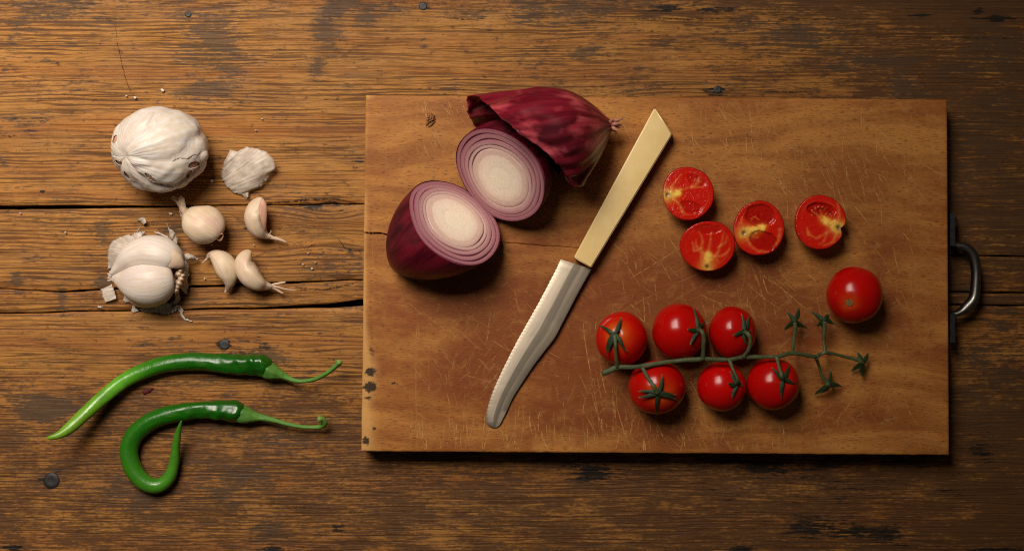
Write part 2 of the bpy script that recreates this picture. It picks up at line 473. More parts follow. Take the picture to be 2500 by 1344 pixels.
# ------------------------------------------------------------------ cutting board
def mat_board():
    t = NT('beech_board')
    p = t.sep(t.vscale(t.wpos(), 1 / S)); x, y = p[0], p[1]
    bend = t.noise(t.comb(t.mul(x, 1 / 520), t.mul(y, 1 / 260), 4.0), 1, 2)
    gy = t.ma(bend, 160, y)
    blot = t.noise(t.comb(t.mul(x, 1 / 330), t.mul(gy, 1 / 85)), 1, 4, 0.6)
    band = t.noise(t.comb(t.mul(x, 1 / 700), t.mul(gy, 1 / 34), 9.0), 1, 3, 0.6)
    fib = t.noise(t.comb(t.mul(x, 1 / 60), t.mul(gy, 1 / 2.6)), 1, 3, 0.65)
    fleck = t.noise(t.comb(t.mul(x, 1 / 15), t.mul(y, 1 / 2.3), 3.0), 1, 1, 0.5)
    col = t.mix(t.step(blot, 0.34, 0.66), (0.240, 0.075, 0.013), (0.430, 0.178, 0.037))
    col = t.mix(t.step(band, 0.45, 0.68, 0, 0.55), col, (0.200, 0.058, 0.011))
    col = t.mix(t.step(fib, 0.30, 0.65, 0.30, 0.0), col, (0.20, 0.075, 0.02))
    rd = t.noise(t.comb(t.mul(x, 1 / 210), t.mul(y, 1 / 130), 6.0), 1, 4, 0.6)
    red = t.add(t.attr('worn'), t.mul(t.add(rd, -0.5), 1.7))
    col = t.mix(t.step(red, 0.16, 0.60, 0, 0.88), col, (0.175, 0.041, 0.008))
    col = t.mix(t.step(fleck, 0.585, 0.68, 0, 0.72), col, (0.095, 0.032, 0.010))
    ed = t.add(t.attr('edge'), t.mul(t.add(rd, -0.5), 0.8))
    col = t.mix(t.step(ed, 0.30, 0.80, 0, 0.65), col, (0.56, 0.31, 0.10))
    haze = t.noise(t.comb(t.mul(x, 1 / 40), t.mul(y, 1 / 30), 1.0), 1, 5, 0.7)
    col = t.mix(t.step(haze, 0.50, 0.80, 0, 0.35), col, (0.50, 0.26, 0.085))
    bn = t.add(t.attr('burn'), t.mul(t.add(t.noise(t.comb(t.mul(x, 1 / 12), t.mul(y, 1 / 9), 2.0), 1, 4, .65), -0.5), 2.4))
    col = t.mix(t.step(bn, 0.55, 1.05, 0, 0.95), col, (0.016, 0.009, 0.006))
    t.set(color=col, rough=t.step(haze, 0.3, 0.7, 0.50, 0.66), spec=0.20)
    t.bump(t.add(t.mul(fib, 0.6), t.add(t.mul(fleck, -0.5), t.mul(haze, 0.3))), 0.30, 0.0005)
    return t.mat
M_BOARD = mat_board()

board_c = W(1600, 671, 0)
board = empty('cutting_board', board_c, 'rectangular scratched beech cutting board with a metal handle on its end', 'cutting board')
cTL, cTR, cBL, cBR = (893, 232), (2313, 243), (882, 1101), (2318, 1110)
def board_uv(u, v):
    a = np.array(cTL) * (1 - u)[..., None] + np.array(cTR) * u[..., None]
    b = np.array(cBL) * (1 - u)[..., None] + np.array(cBR) * u[..., None]
    return a * (1 - v)[..., None] + b * v[..., None]
def build_board():
    nu, nv = 205, 125
    u = np.concatenate([[0, .0012, .003], np.linspace(.006, .994, nu), [.997, .9988, 1]])
    v = np.concatenate([[0, .002, .005], np.linspace(.01, .99, nv), [.995, .998, 1]])
    U, Vv = np.meshgrid(u, v)
    P = board_uv(U, Vv)                                   # rows x cols x 2
    Zp = np.zeros(U.shape)
    eu = np.minimum(U, 1 - U) * 1425; ev = np.minimum(Vv, 1 - Vv) * 868; e = np.minimum(eu, ev)
    Zp -= 3.0 * np.exp(-e / 1.7)
    # crack running in from the left end
    yc_l = np.interp(P[0, :, 0], [880, 905, 930, 950, 1000, 1100, 1215, 1300, 1400, 1460, 2400], [568, 568, 569, 573, 577, 582, 590, 597, 604, 608, 640]) + 1.6 * fbm(P[0, :, 0] / 13, 1.1)
    wc = np.interp(P[0, :, 0], [880, 930, 960, 1100, 1400, 1450], [3.0, 2.6, 1.5, .7, 0.45, 0.0])
    dc = np.interp(P[0, :, 0], [880, 960, 1250, 1400, 1440, 2400], [30, 24, 5, 3, 0, 0])
    rows_p = []; rows_z = []
    rowmean = P[:, :, 1]
    k = int(np.argmin(np.abs(P[:, 60, 1] - 585)))
    # slide the rows next to the crack so that it runs exactly between them
    for i in range(P.shape[0]):
        rows_p.append(P[i]); rows_z.append(Zp[i])
        if i == k:
            for dy, dz in ((-1, 0), (-.6, -1), (.6, -1), (1, 0)):
                q = P[k].copy(); q[:, 1] = yc_l + dy * wc
                rows_p.append(q); rows_z.append(Zp[k] + dz * dc)
    Pn = np.array(rows_p); Zn = np.array(rows_z)
    # rows just around: push away by a smooth falloff so that no row crosses
    base = P[k:k + 2]; mid = (P[k, :, 1] + P[k + 1, :, 1]) / 2
    shift = yc_l - mid
    for i in range(Pn.shape[0]):
        if k < i <= k + 4: continue
        d = np.abs(Pn[i, :, 1] - mid); Pn[i, :, 1] += shift * np.clip(1 - d / 160, 0, 1)
    # worn, slightly uneven outline
    Pn[:, 0, 0] += 1.2 * fbm(Pn[:, 0, 1] / 30, 5.5); Pn[-1, :, 1] += 1.5 * fbm(Pn[-1, :, 0] / 18, 2.5, 0, 3); Pn[0, :, 1] += 0.9 * fbm(Pn[0, :, 0] / 40, 8.5)
    n, m = Zn.shape
    x, y = Pn[..., 0].ravel(), Pn[..., 1].ravel()
    z = ZB + Zn.ravel() * S
    k_ = (H - ZB) / H
    V = np.stack([(x - 1250) * S * k_, (672 - y) * S * k_, z], -1)
    F = [f[::-1] for f in grid_faces(n, m)]
    # sides and underside
    loop = [j for j in range(m)] + [i * m + m - 1 for i in range(1, n)] + [(n - 1) * m + j for j in range(m - 2, -1, -1)] + [i * m for i in range(n - 2, 0, -1)]
    b = len(V); low = V[loop].copy(); low[:, 2] = 0.0004
    V = np.vstack([V, low])
    L = len(loop)
    for i in range(L): F.append((loop[i], loop[(i + 1) % L], b + (i + 1) % L, b + i))
    F.append(tuple(b + i for i in range(L)))
    x = np.concatenate([x, x[loop]]); y = np.concatenate([y, y[loop]])
    burn = field(x, y, [(905, 855, 9, 16, .75), (905, 906, 12, 9, 1.3), (903, 943, 14, 11, 1.3), (900, 971, 9, 6, .9), (893, 1075, 8, 10, 1.1), (905, 690, 20, 10, .35),
                        (915, 1045, 5, 5, .8), (960, 935, 7, 5, .8), (972, 940, 4, 4, .8), (1050, 293, 12, 12, .35), (905, 1000, 5, 60, .2), (2300, 1062, 10, 10, .6), (903, 820, 14, 20, .45)])
    worn = 0.10 + 0.60 * np.exp(-(((x - 1420) / 420) ** 2 + ((y - 830) / 260) ** 2)) + 0.35 * np.exp(-(((x - 1900) / 330) ** 2 + ((y - 800) / 220) ** 2)) - 0.25 * sm(420, 240, y)
    el = np.minimum.reduce([x - 885, 2316 - x, y - 236, 1106 - y])
    edge = 0.50 * np.exp(-np.maximum(x - 888, 0) / 18) + 0.34 * np.exp(-np.maximum(el, 0) / 9) + 0.40 * sm(980, 900, x) * sm(780, 900, y)
    return V, F, dict(burn=burn, worn=worn, edge=edge)
V, F, at = build_board()
o = mesh_obj('board', V, F, M_BOARD, board, attrs=at)
bm = bmesh.new(); bm.from_mesh(o.data); bmesh.ops.recalc_face_normals(bm, faces=bm.faces); bm.to_mesh(o.data); bm.free()
fix_up(o)

# knife scratches: shallow pale cuts in the wood
def mat_scratch():
    t = NT('knife_cut_wood')
    p = t.vscale(t.wpos(), 1 / S)
    n = t.noise(p, 0.09, 3, 0.7)
    t.set(color=(0.50, 0.25, 0.075), rough=0.7, spec=0.2, alpha=t.mul(t.step(n, 0.36, 0.55, 0.15, 1.0), t.attr('fade')))
    return t.mat
def scratches():
    V = []; F = []; fade = []
    def line(x, y, ang, ln, w, a, bow=0.0):
        n = 6; ca, sa = math.cos(ang), math.sin(ang); b = len(V)
        for i in range(n):
            t = i / (n - 1); q = (t - .5) * ln; bo = bow * (1 - (2 * t - 1) ** 2)
            cx, cy = x + ca * q - sa * bo, y + sa * q + ca * bo
            ww = w * (0.25 + 0.75 * math.sin(math.pi * min(max(t, .02), .98)))
            cx2, cy2 = cx - sa * ww, cy + ca * ww
            if not all(889 < c < 2312 for c in (cx, cx2)) or not all(238 + .008 * (cx - 893) < c < 1100 for c in (cy, cy2)): ok = 0
            else: ok = 1
            for (u, v) in ((cx, cy), (cx2, cy2)):
                V.append(tuple(W(min(max(u, 889), 2311), min(max(v, 246), 1099), ZB + 0.00006)))
                fade.append(a * ok)
        for i in range(n - 1): F.append((b + 2 * i, b + 2 * i + 1, b + 2 * i + 3, b + 2 * i + 2))
    R = random.Random(3)
    D = math.radians
    def cluster(n, x0, x1, y0, y1, adeg, spread, l0, l1, a0=.25, a1=.8):
        for _ in range(n):
            line(R.uniform(x0, x1), R.uniform(y0, y1), D(R.gauss(adeg, spread)), R.uniform(l0, l1) * R.uniform(.5, 1), R.choice([1.2, 1.5, 2.0, 2.6]), min(1, 1.15 * R.uniform(a0, a1)), R.uniform(-4, 4))
    cluster(95, 1000, 1990, 1030, 1098, 88, 12, 20, 90, .4, .95)
    cluster(60, 1380, 1750, 850, 1080, 80, 16, 50, 170)
    cluster(120, 1600, 2280, 260, 520, 68, 20, 30, 130)
    cluster(100, 1800, 2250, 330, 760, 55, 16, 30, 150)
    cluster(60, 1500, 2000, 250, 480, 90, 14, 30, 100)
    cluster(80, 1450, 2200, 600, 1050, -35, 16, 40, 190, .2, .6)
    cluster(70, 1000, 1200, 250, 460, 62, 14, 20, 90, .2, .65)
    cluster(40, 1010, 1400, 700, 900, 38, 14, 30, 140, .2, .5)
    cluster(60, 1080, 1250, 780, 1000, -60, 14, 20, 70, .2, .5)
    cluster(26, 1000, 1400, 1000, 1095, 90, 5, 20, 70, .3, .8)
    cluster(70, 1650, 2300, 850, 1100, 60, 30, 20, 110, .2, .6)
    cluster(40, 1450, 1700, 330, 700, 75, 14, 30, 110, .2, .5)
    cluster(420, 900, 2300, 250, 1090, 65, 45, 15, 90, .15, .5)
    cluster(320, 1500, 2290, 260, 800, 62, 22, 20, 120, .2, .65)
    cluster(160, 1000, 2290, 900, 1095, 80, 18, 15, 90, .2, .6)
    cluster(120, 900, 1200, 250, 700, 60, 20, 15, 80, .15, .45)
    cluster(6, 1020, 1100, 235, 330, 72, 5, 60, 100, .5, .8)
    for a in ((1018, 930, 90, 330, 1.3, .8), (1048, 880, 88, 200, 1.0, .4), (953, 600, 90, 0, 1, 0), (2222, 1000, 66, 70, 2.0, .9), (1620, 1060, 58, 90, 1.8, .9), (1432, 1085, 82, 60, 3.5, .85),
              (2010, 1000, -42, 190, 1.2, .7), (1600, 880, 0, 0, 1, 0), (1990, 360, 58, 150, 1.6, .7), (1845, 310, -52, 120, 1.3, .6), (912, 640, 89, 170, 1.0, .5), (1690, 640, -28, 150, 1.2, .6), (1760, 700, -22, 170, 1.0, .6), (1730, 1040, 65, 110, 1.6, .85)):
        line(a[0], a[1], D(a[2]), a[3], a[4], a[5], 2)
    return V, F, fade
V, F, fade = scratches()
tag(fix_up(mesh_obj('knife_scratches', V, F, mat_scratch(), board, attrs=dict(fade=fade))), kind='stuff')

# metal handle on the right end
def mat_metal(name, col, rough):
    t = NT(name)
    n = t.noise(t.wpos(), 420, 5, 0.65)
    t.set(color=t.mix(t.step(n, .35, .7), tuple(c * .45 for c in col), col), metal=1.0, rough=t.step(n, .3, .7, rough + .12, rough))
    t.bump(n, .12, 0.0003)
    return t.mat
M_HANDLE = mat_metal('worn_zinc', (0.27, 0.255, 0.225), 0.30)
M_PLATE = mat_metal('dark_iron_plate', (0.10, 0.10, 0.10), 0.42)
hz = 0.011
hp = empty('handle', (0, 0, 0), None, None); hp.parent = board; hp.location = (0, 0, 0)
del_v, del_f, _, _ = sweep([(2324, 596, hz, 8, 12), (2338, 600, hz, 9, 14), (2356, 604, hz, 12, 15), (2374, 622, hz, 13, 15), (2382, 655, hz, 12, 14), (2382, 690, hz, 12, 14),
                            (2377, 728, hz, 13, 15), (2360, 750, hz, 14, 15), (2342, 762, hz, 9, 14), (2324, 768, hz, 8, 12)], 60, 18)
bpy.data.objects.remove(hp)
handle = fix_normals(mesh_obj('handle', del_v, del_f, M_HANDLE, board))
def box_px(x0, y0, x1, y1, z0, z1, bev=0.8):
    bm = bmesh.new()
    vs = [bm.verts.new(W(x, y, z)) for z in (z0, z1) for x, y in ((x0, y0), (x1, y0), (x1, y1), (x0, y1))]
    for q in ((0, 1, 2, 3), (7, 6, 5, 4), (0, 4, 5, 1), (1, 5, 6, 2), (2, 6, 7, 3), (3, 7, 4, 0)): bm.faces.new([vs[i] for i in q])
    bmesh.ops.recalc_face_normals(bm, faces=bm.faces)
    bmesh.ops.bevel(bm, geom=bm.edges[:], offset=bev * S, segments=2, affect='EDGES')
    v = np.array([tuple(q.co) for q in bm.verts]); bm.verts.index_update(); f = [tuple(q.index for q in p.verts) for p in bm.faces]
    bm.free(); return v, f
for (y0, y1) in ((520, 600), (764, 836)):
    v, f = box_px(2320, y0, 2332, y1, 0.003, 0.0185)
    mesh_obj('mounting_plate', v, f, M_PLATE, board, smooth=False)
    v, f = lathe([(1e-6, 0.0012), (5 * S, 0.0010), (8 * S, 0), (8 * S, -.001)], 16, W(2332.2, (y0 + y1) / 2 + (-14 if y0 < 600 else 14), hz), (1, 0, 0))
    mesh_obj('screw', v, f, M_HANDLE, board)

# ------------------------------------------------------------------ garlic
def mat_garlic(name, white, cream, pink, pinkamt, sss=0.12):
    t = NT(name)
    g = t.attr('grain', 'Vector')
    st = t.noise(t.vscale(g, (9, 9, 1.2)), 1, 4, 0.65)
    st2 = t.noise(t.vscale(g, (26, 26, 2.0)), 1, 3, 0.6)
    big = t.noise(t.vscale(g, (1.3, 1.3, 1.6)), 1, 3)
    c = t.mix(t.step(st, 0.35, 0.68), cream, white)
    c = t.mix(t.step(big, 0.48, 0.70, 0, pinkamt), c, pink)
    c = t.mix(t.step(st2, 0.55, 0.80, 0, 0.35), c, tuple(k * 0.72 for k in cream))
    c = t.mix(t.attr('brown'), c, (0.34, 0.18, 0.085))
    t.set(color=c, rough=0.42, spec=0.35, sss=sss)
    t.sssr((1.0, 0.6, 0.35), 0.0025)
    t.bump(t.add(st, t.mul(st2, 0.7)), 0.35, 0.0004)
    return t.mat
M_GSKIN = mat_garlic('garlic_skin', (0.62, 0.56, 0.53), (0.58, 0.475, 0.375), (0.58, 0.45, 0.42), 0.4)
M_GCLOVE = mat_garlic('garlic_clove_skin', (0.62, 0.50, 0.38), (0.56, 0.41, 0.265), (0.56, 0.34, 0.285), 0.6)
M_GINNER = mat_garlic('garlic_inner_skin', (0.52, 0.30, 0.21), (0.44, 0.23, 0.15), (0.46, 0.21, 0.17), 0.6)
def mat_paper(thin=0.24):
    t = NT('garlic_paper')
    g = t.attr('grain', 'Vector')
    st = t.noise(t.vscale(g, (1.0, 14.0, 1.0)), 1, 4, 0.65)
    blot = t.noise(t.vscale(g, (3.0, 3.0, 1.0)), 1, 3)
    c = t.mix(t.step(st, .35, .7), (0.60, 0.50, 0.40), (0.86, 0.80, 0.73))
    c = t.mix(t.step(blot, .5, .75, 0, .3), c, (0.68, 0.53, 0.39))
    t.set(color=c, rough=0.38, spec=0.4)
    t.bump(st, 0.5, 0.0004)
    tr = t.n.new('ShaderNodeBsdfTranslucent'); t.put(tr.inputs[0], c)
    mx = t.n.new('ShaderNodeMixShader'); mx.inputs[0].default_value = 0.30
    t.l.new(t.b.outputs[0], mx.inputs[1]); t.l.new(tr.outputs[0], mx.inputs[2])
    tp = t.n.new('ShaderNodeBsdfTransparent')
    mx2 = t.n.new('ShaderNodeMixShader'); t.put(mx2.inputs[0], t.step(blot, .3, .7, thin, thin * .25))
    t.l.new(mx.outputs[0], mx2.inputs[1]); t.l.new(tp.outputs[0], mx2.inputs[2])
    t.l.new(mx2.outputs[0], t.out.inputs[0])
    return t.mat
M_PAPER = mat_paper(); M_PAPER_THIN = mat_paper(0.55)

def sphere_dirs(nlat, nlon, axis, xdir=(1, 0, 0)):
    ax = np.array(Vector(axis).normalized()); xd = np.array(xdir, float); xd -= ax * xd.dot(ax); xd /= np.linalg.norm(xd); yd = np.cross(ax, xd)
    th = np.linspace(0.0, math.pi, nlat); ph = np.linspace(0, 2 * math.pi, nlon, endpoint=False)
    TH, PH = np.meshgrid(th, ph, indexing='ij')
    D = np.sin(TH)[..., None] * (np.cos(PH)[..., None] * xd + np.sin(PH)[..., None] * yd) + np.cos(TH)[..., None] * ax
    return TH, PH, D

def circ_grain(TH, PH):
    return np.stack([np.cos(PH) * 1.0, np.sin(PH) * 1.0, TH], -1).reshape(-1, 3)

# --- bulb with tight skin
def garlic_bulb_a():
    cx, cy = 392, 365; R = np.array([112, 101, 92]) * S
    zc = 0.0225
    root = empty('garlic_bulb', W(cx, cy, 0), 'whole white garlic bulb with a few holes torn in its tight skin', 'garlic bulb', 'garlic bulbs')
    c = np.array(W(cx, cy, zc))
    ax = (-0.62, -0.22, 0.75)
    TH, PH, D = sphere_dirs(150, 300, ax, (1, 0, 0))
    cre = np.array([0.35, 1.30, 2.35, 3.45, 4.25, 4.95, 5.70]); dep = np.array([.040, .022, .02, .03, .075, .085, .07])
    def lobe_at(TH, PH):
        lob = np.zeros_like(PH)
        for a, d in zip(cre, dep):
            pd = np.abs((PH + 0.35 * np.sin(TH * 2) + .30 * fbm(TH * 1.6, np.cos(PH) * 1.2, np.sin(PH) * 1.2, 2) - a + math.pi) % (2 * math.pi) - math.pi)
            lob -= d * np.exp(-(pd / 0.13) ** 2) + 0.5 * d * np.exp(-(pd / 0.33) ** 2)
        return lob * np.sin(TH) ** 0.7
    lob = lobe_at(TH, PH)
    rad = 1.02 + lob + 0.065 * fbm(D[..., 0] * 1.9 + 3, D[..., 1] * 2.2, D[..., 2] * 2.2, 3)
    rad -= 0.09 * np.exp(-(TH / 0.16) ** 2)                       # gathered end
    rad += 0.003 * np.sin(PH * 40 + 3 * fbm(TH * 3, PH * 3)) * np.exp(-((TH - .5) / .5) ** 2)
    # folds in the papery skin, across the near side
    dx = (D[..., 0] * 112 + cx); dy = (cy - D[..., 1] * 101)
    def fold(x0, y0, x1, y1, w, h):
        L = math.hypot(x1 - x0, y1 - y0); t = np.clip(((dx - x0) * (x1 - x0) + (dy - y0) * (y1 - y0)) / L ** 2, 0, 1)
        d = np.hypot(dx - x0 - t * (x1 - x0), dy - y0 - t * (y1 - y0))
        return h * np.exp(-(d / w) ** 2) * np.sin(math.pi * np.clip(t, .08, .92)) * (D[..., 2] > 0)
    rad += -fold(398, 282, 383, 312, 4, .05) + fold(325, 388, 470, 330, 9, .03) - fold(345, 345, 400, 300, 8, .04) + fold(330, 400, 395, 408, 6, .03) - fold(335, 408, 440, 415, 10, .045) + fold(350, 372, 440, 290, 8, .022) + fold(405, 435, 445, 405, 7, .03) - fold(360, 420, 372, 455, 6, .05)
    skin_rad = rad
    P = c + D * rad[..., None] * R
    P0, D0 = P.copy(), D.copy()
    P[..., 2] = np.maximum(P[..., 2], 0.0003)
    holes = [(301, 346, 4, 9, .25), (304, 401, 10, 4, .6), (322, 430, 4, 9, -.4), (385, 436, 13, 3.5, .75), (480, 404, 10, 5, -.5), (468, 428, 4, 10, .5)]
    hole = np.zeros(TH.shape)
    nz = 0.28 * fbm(dx / 9, dy / 9, 0, 2)
    for hx, hy, a, b, r in holes:
        ux, uy = dx - hx, dy - hy; p = ux * math.cos(r) + uy * math.sin(r); q = -ux * math.sin(r) + uy * math.cos(r)
        hole = np.maximum(hole, (D[..., 2] > 0.02) * (1.25 - np.hypot(p / a, q / b) + nz))
    F = [f for f in grid_faces(150, 300, True) if hole.ravel()[list(f)].max() < 0.25]
    brown = 0.5 * np.clip(hole.ravel(), 0, .25) / .25
    sk = mesh_obj('skin', P.reshape(-1, 3), F, M_GSKIN, root, attrs=dict(grain=circ_grain(TH, PH), brown=brown))
    sk.modifiers.new('Solidify', 'SOLIDIFY').thickness = 0.0003
    # the cloves inside
    P = c + D * (skin_rad - .022)[..., None] * R; P[..., 2] = np.maximum(P[..., 2], 0.0006)
    mesh_obj('inner_cloves', P.reshape(-1, 3), grid_faces(150, 300, True), M_GINNER, root, attrs=dict(grain=circ_grain(TH, PH), brown=np.zeros(TH.size)))
    # bare clove bulging out on the right
    for hx, hy, z, r3, axx in ((478, 379, 0.027, (30, 22, 24), (0.8, .45, .2)), (425, 432, .024, (40, 28, 30), (.5, -.6, .4)), (372, 440, .022, (24, 22, 30), (-.3, -.7, .5))):
        TH, PH, D = sphere_dirs(40, 60, axx, (0, 0, 1))
        P = np.array(W(hx, hy, z)) + D * (1 + 0.03 * fbm(D[..., 0] * 2, D[..., 1] * 2, D[..., 2] * 2))[..., None] * np.array(r3) * S
        mesh_obj('clove', P.reshape(-1, 3), grid_faces(40, 60, True), M_GSKIN, root, attrs=dict(grain=circ_grain(TH, PH), brown=np.full(TH.size, .12)))
    # loose outer layer of skin lying over the bulb, its torn edge towards the right
    up = D0[..., 2] > 0.05
    qx, qy, qz = (P0[..., 0][up] / S + 1250), (672 - P0[..., 1][up] / S), P0[..., 2][up]
    kk = H / (H - qz); qx = 1250 + (qx - 1250) * kk; qy = 672 + (qy - 672) * kk
    def zs(x, y):
        w = np.exp(-((qx - x) ** 2 + (qy - y) ** 2) / 60.0) + 1e-12
        return float((w * qz).sum() / w.sum())
    paper([(420, 394), (440, 386), (456, 389), (470, 380), (484, 378), (500, 358)], [(424, 352), (444, 334), (462, 324), (476, 320), (486, 324), (495, 336)], [.0002, .0003, .0005, .0006, .0008, .0009], 0, 0, mat=M_GSKIN, parent=root, name='loose_skin', n=44, m=16, rag=2.0, ripple=.8, seed=51, thick=.0002, zfun=zs)
def paper(A, B, zA, zB, bulge, mat=None, parent=None, name='paper_flap', n=40, m=14, rag=1.5, ripple=0.4, seed=0, thick=0.00012, zfun=None):
    """sheet lofted between two edge polylines (px); zA/zB heights in m (number or list along the edge)"""
    a = lerp_poly(A, n); b = lerp_poly(B, n)
    tt = np.linspace(0, 1, n)
    zA = np.interp(tt, np.linspace(0, 1, len(np.atleast_1d(zA))), np.atleast_1d(zA)); zB = np.interp(tt, np.linspace(0, 1, len(np.atleast_1d(zB))), np.atleast_1d(zB))
    V = []; G = []
    for i in range(n):
        for j in range(m):
            s = j / (m - 1)
            px = a[i] * (1 - s) + b[i] * s
            e = rag * (abs(2 * s - 1) ** 4)
            px = px + e * np.array([float(vn(i * .9, j * .9, seed)), float(vn(i * .9 + 40, j * .9, seed))])
            z = zA[i] * (1 - s) + zB[i] * s + bulge * math.sin(math.pi * s) * math.sin(math.pi * min(max(tt[i], .15), .85)) + ripple * S * 4 * float(vn(tt[i] * 9, s * 2.5, seed + .5))
            if zfun: z = zfun(px[0], px[1]) + zA[i] * (1 - s) + zB[i] * s + ripple * S * float(vn(tt[i] * 9, s * 2.5, seed + .5))
            V.append(tuple(W(px[0], px[1], max(z, 0.0007)))); G.append((0.3, tt[i] * 2.2 + seed, s * 2.0) if mat is M_GSKIN else (s * 2.0, tt[i] * 2.2 + seed, 0))
    o = mesh_obj(name, V, grid_faces(n, m), mat or M_PAPER, parent, attrs=dict(grain=G, brown=np.zeros(len(V))))
    o.modifiers.new('Solidify', 'SOLIDIFY').thickness = thick
    return o

BULB_A = garlic_bulb_a()

def clove_mesh(ctrl, name, parent, mat, n=44, m=28, flat=None, brown_tip=0.0, brown_base=0.0, wob=.05, seed=0):
    v, f, t, a = sweep(ctrl, n, m, prof=flat, wob=wob, wobscale=.35, seed=seed)
    g = np.stack([np.cos(a), np.sin(a), t * 2.5], -1)
    br = brown_tip * sm(.22, .0, t) + brown_base * sm(.93, 1.0, t)
    return fix_normals(mesh_obj(name, v, f, mat, parent, attrs=dict(grain=g + seed, brown=np.clip(br, 0, 1))))
def ridge(k=0.10, at=1.9, flatside=None, fl=0.15):
    def p(t, a):
        d = abs((a - at + math.pi) % (2 * math.pi) - math.pi)
        r = 1 + k * math.exp(-(d / .35) ** 2)
        if flatside is not None:
            d2 = abs((a - flatside + math.pi) % (2 * math.pi) - math.pi)
            r -= fl * math.exp(-(d2 / .6) ** 2)
        return r
    return p

# --- opened bulb
def garlic_bulb_b():
    root = empty('garlic_bulb', W(345, 665, 0), 'broken open garlic bulb with torn papery skin and root plate showing', 'garlic bulb', 'garlic bulbs')
    k = S
    # front clove, nearest to the chillies
    clove_mesh([(258, 673, .018, 7, 7), (272, 676, .018, 11, 11), (292, 682, .020, 25, 24), (318, 687, .0215, 45, 42), (348, 689, .0225, 57, 52), (378, 687, .0225, 57, 53), (402, 684, .022, 45, 46), (416, 682, .021, 24, 28), (421, 681, .021, 6, 9)],
               'clove', root, M_GSKIN, 60, 40, ridge(.05, 1.2), 0, .3, .04, 1)
    clove_mesh([(264, 668, .020, 6, 6), (285, 652, .021, 18, 18), (315, 630, .022, 36, 36), (352, 620, .022, 46, 44), (388, 624, .0225, 46, 44), (416, 634, .021, 33, 36), (432, 648, .020, 10, 14)],
               'clove', root, M_GSKIN, 60, 40, ridge(.06, 1.6), 0, .2, .05, 2)
    clove_mesh([(300, 712, .012, 10, 10), (330, 722, .012, 26, 40), (365, 722, .012, 28, 44), (395, 714, .012, 20, 36), (410, 700, .013, 8, 12)], 'clove', root, M_GSKIN, 50, 30, None, 0, 0, .05, 6)
    # inner brown husk pocket under the skin edge
    clove_mesh([(380, 624, .0285, 6, 5), (402, 627, .0288, 22, 12), (420, 635, .0275, 22, 13), (434, 646, .025, 12, 10), (439, 653, .024, 4, 4)], 'clove', root, M_GCLOVE, 36, 24, None, .5, .5, .03, 8)
    # root plate
    parts = []
    for i, (x, y, r) in enumerate(((428, 668, 9), (434, 680, 8), (428, 690, 9), (424, 700, 8), (431, 660, 7), (437, 672, 6), (421, 708, 8))):
        v, f, _, _ = sweep([(x, y, .014, 3, 6), (x + 1, y, .019, r, r), (x + 2, y + 1, .024, r * .8, r * .8), (x + 2, y + 1, .026, 1, 1)], 10, 10, wob=.3, wobscale=2, seed=i)
        parts.append((v, f))
    v, f = merge(parts)
    mesh_obj('root_plate', v, f, M_GCLOVE, root, attrs=dict(grain=v * 900, brown=np.full(len(v), .15)))
    # neck frays
    parts = []
    for i in range(9):
        y = 664 + i * 2.6
        v, f, _, _ = sweep([(276, 668 + (y - 674) * .5, .019, 4, 3), (266, y, .020, 3, 2), (258 - (i % 3) * 2, y + (i % 2) * 3 - 1, .021 + .0006 * (i % 4), 1.2, 1)], 8, 6, wob=.4, wobscale=2, seed=i)
        parts.append((v, f))
    v, f = merge(parts)
    mesh_obj('neck', v, f, M_GSKIN, root, attrs=dict(grain=v * 900, brown=np.full(len(v), .08)))
    # papery flaps
    paper([(258, 655), (254, 630), (255, 605), (265, 588), (282, 578), (305, 570)], [(276, 658), (288, 636), (302, 618), (318, 600), (330, 590), (335, 588)], [.006, .008, .010, .010, .009, .008], [.016, .018, .021, .022, .020, .016], .004, parent=root, seed=1)
    paper([(309, 576), (322, 566), (336, 564), (347, 563)], [(318, 590), (332, 588), (342, 580), (346, 572)], [.010, .013, .015, .013], [.014, .016, .015, .012], .002, parent=root, seed=2, rag=3)
    paper([(368, 564), (382, 566), (398, 574), (408, 580)], [(370, 566), (384, 574), (400, 584), (420, 594)], [.012, .013, .015, .016], [.013, .012, .014, .012], .001, parent=root, seed=4)
    paper([(400, 544), (407, 556), (420, 566), (428, 580)], [(401, 545), (405, 562), (408, 578), (425, 596)], [.018, .017, .015, .012], [.018, .016, .014, .012], .001, parent=root, seed=5)
    paper([(440, 620), (452, 618), (466, 622), (478, 632)], [(442, 640), (452, 636), (464, 636), (479, 634)], [.018, .016, .013, .010], [.016, .015, .012, .010], .002, parent=root, seed=6)
    paper([(440, 630), (452, 642), (455, 660), (453, 680), (452, 700), (448, 718)], [(430, 640), (436, 655), (437, 672), (436, 690), (434, 704), (440, 712)], [.018, .016, .014, .012, .010, .008], [.022, .021, .020, .018, .016, .012], .002, parent=root, seed=7, rag=4)
    paper([(424, 706), (432, 716), (434, 730), (428, 742), (418, 750)], [(412, 712), (420, 718), (421, 730), (416, 738), (405, 746)], [.012, .010, .008, .006, .004], [.014, .012, .010, .008, .005], .001, parent=root, seed=8)
    paper([(332, 756), (345, 746), (362, 738), (385, 736), (410, 740), (432, 744)], [(345, 758), (365, 760), (385, 764), (402, 768), (420, 762), (440, 754)], [.006, .009, .010, .009, .008, .006], [.002, .001, .001, .001, .001, .002], .003, parent=root, seed=9, rag=3)
    paper([(318, 744), (322, 746), (328, 752), (336, 758)], [(319, 760), (326, 762), (332, 760), (337, 759)], [.006, .005, .004, .003], [.002, .001, .001, .001], .001, parent=root, seed=10, rag=1)
    paper([(436, 744), (446, 756), (444, 766), (450, 776), (468, 783)], [(430, 752), (438, 760), (440, 770), (448, 780), (467, 785)], .003, .002, .001, parent=root, seed=11, rag=1, n=30, m=5)
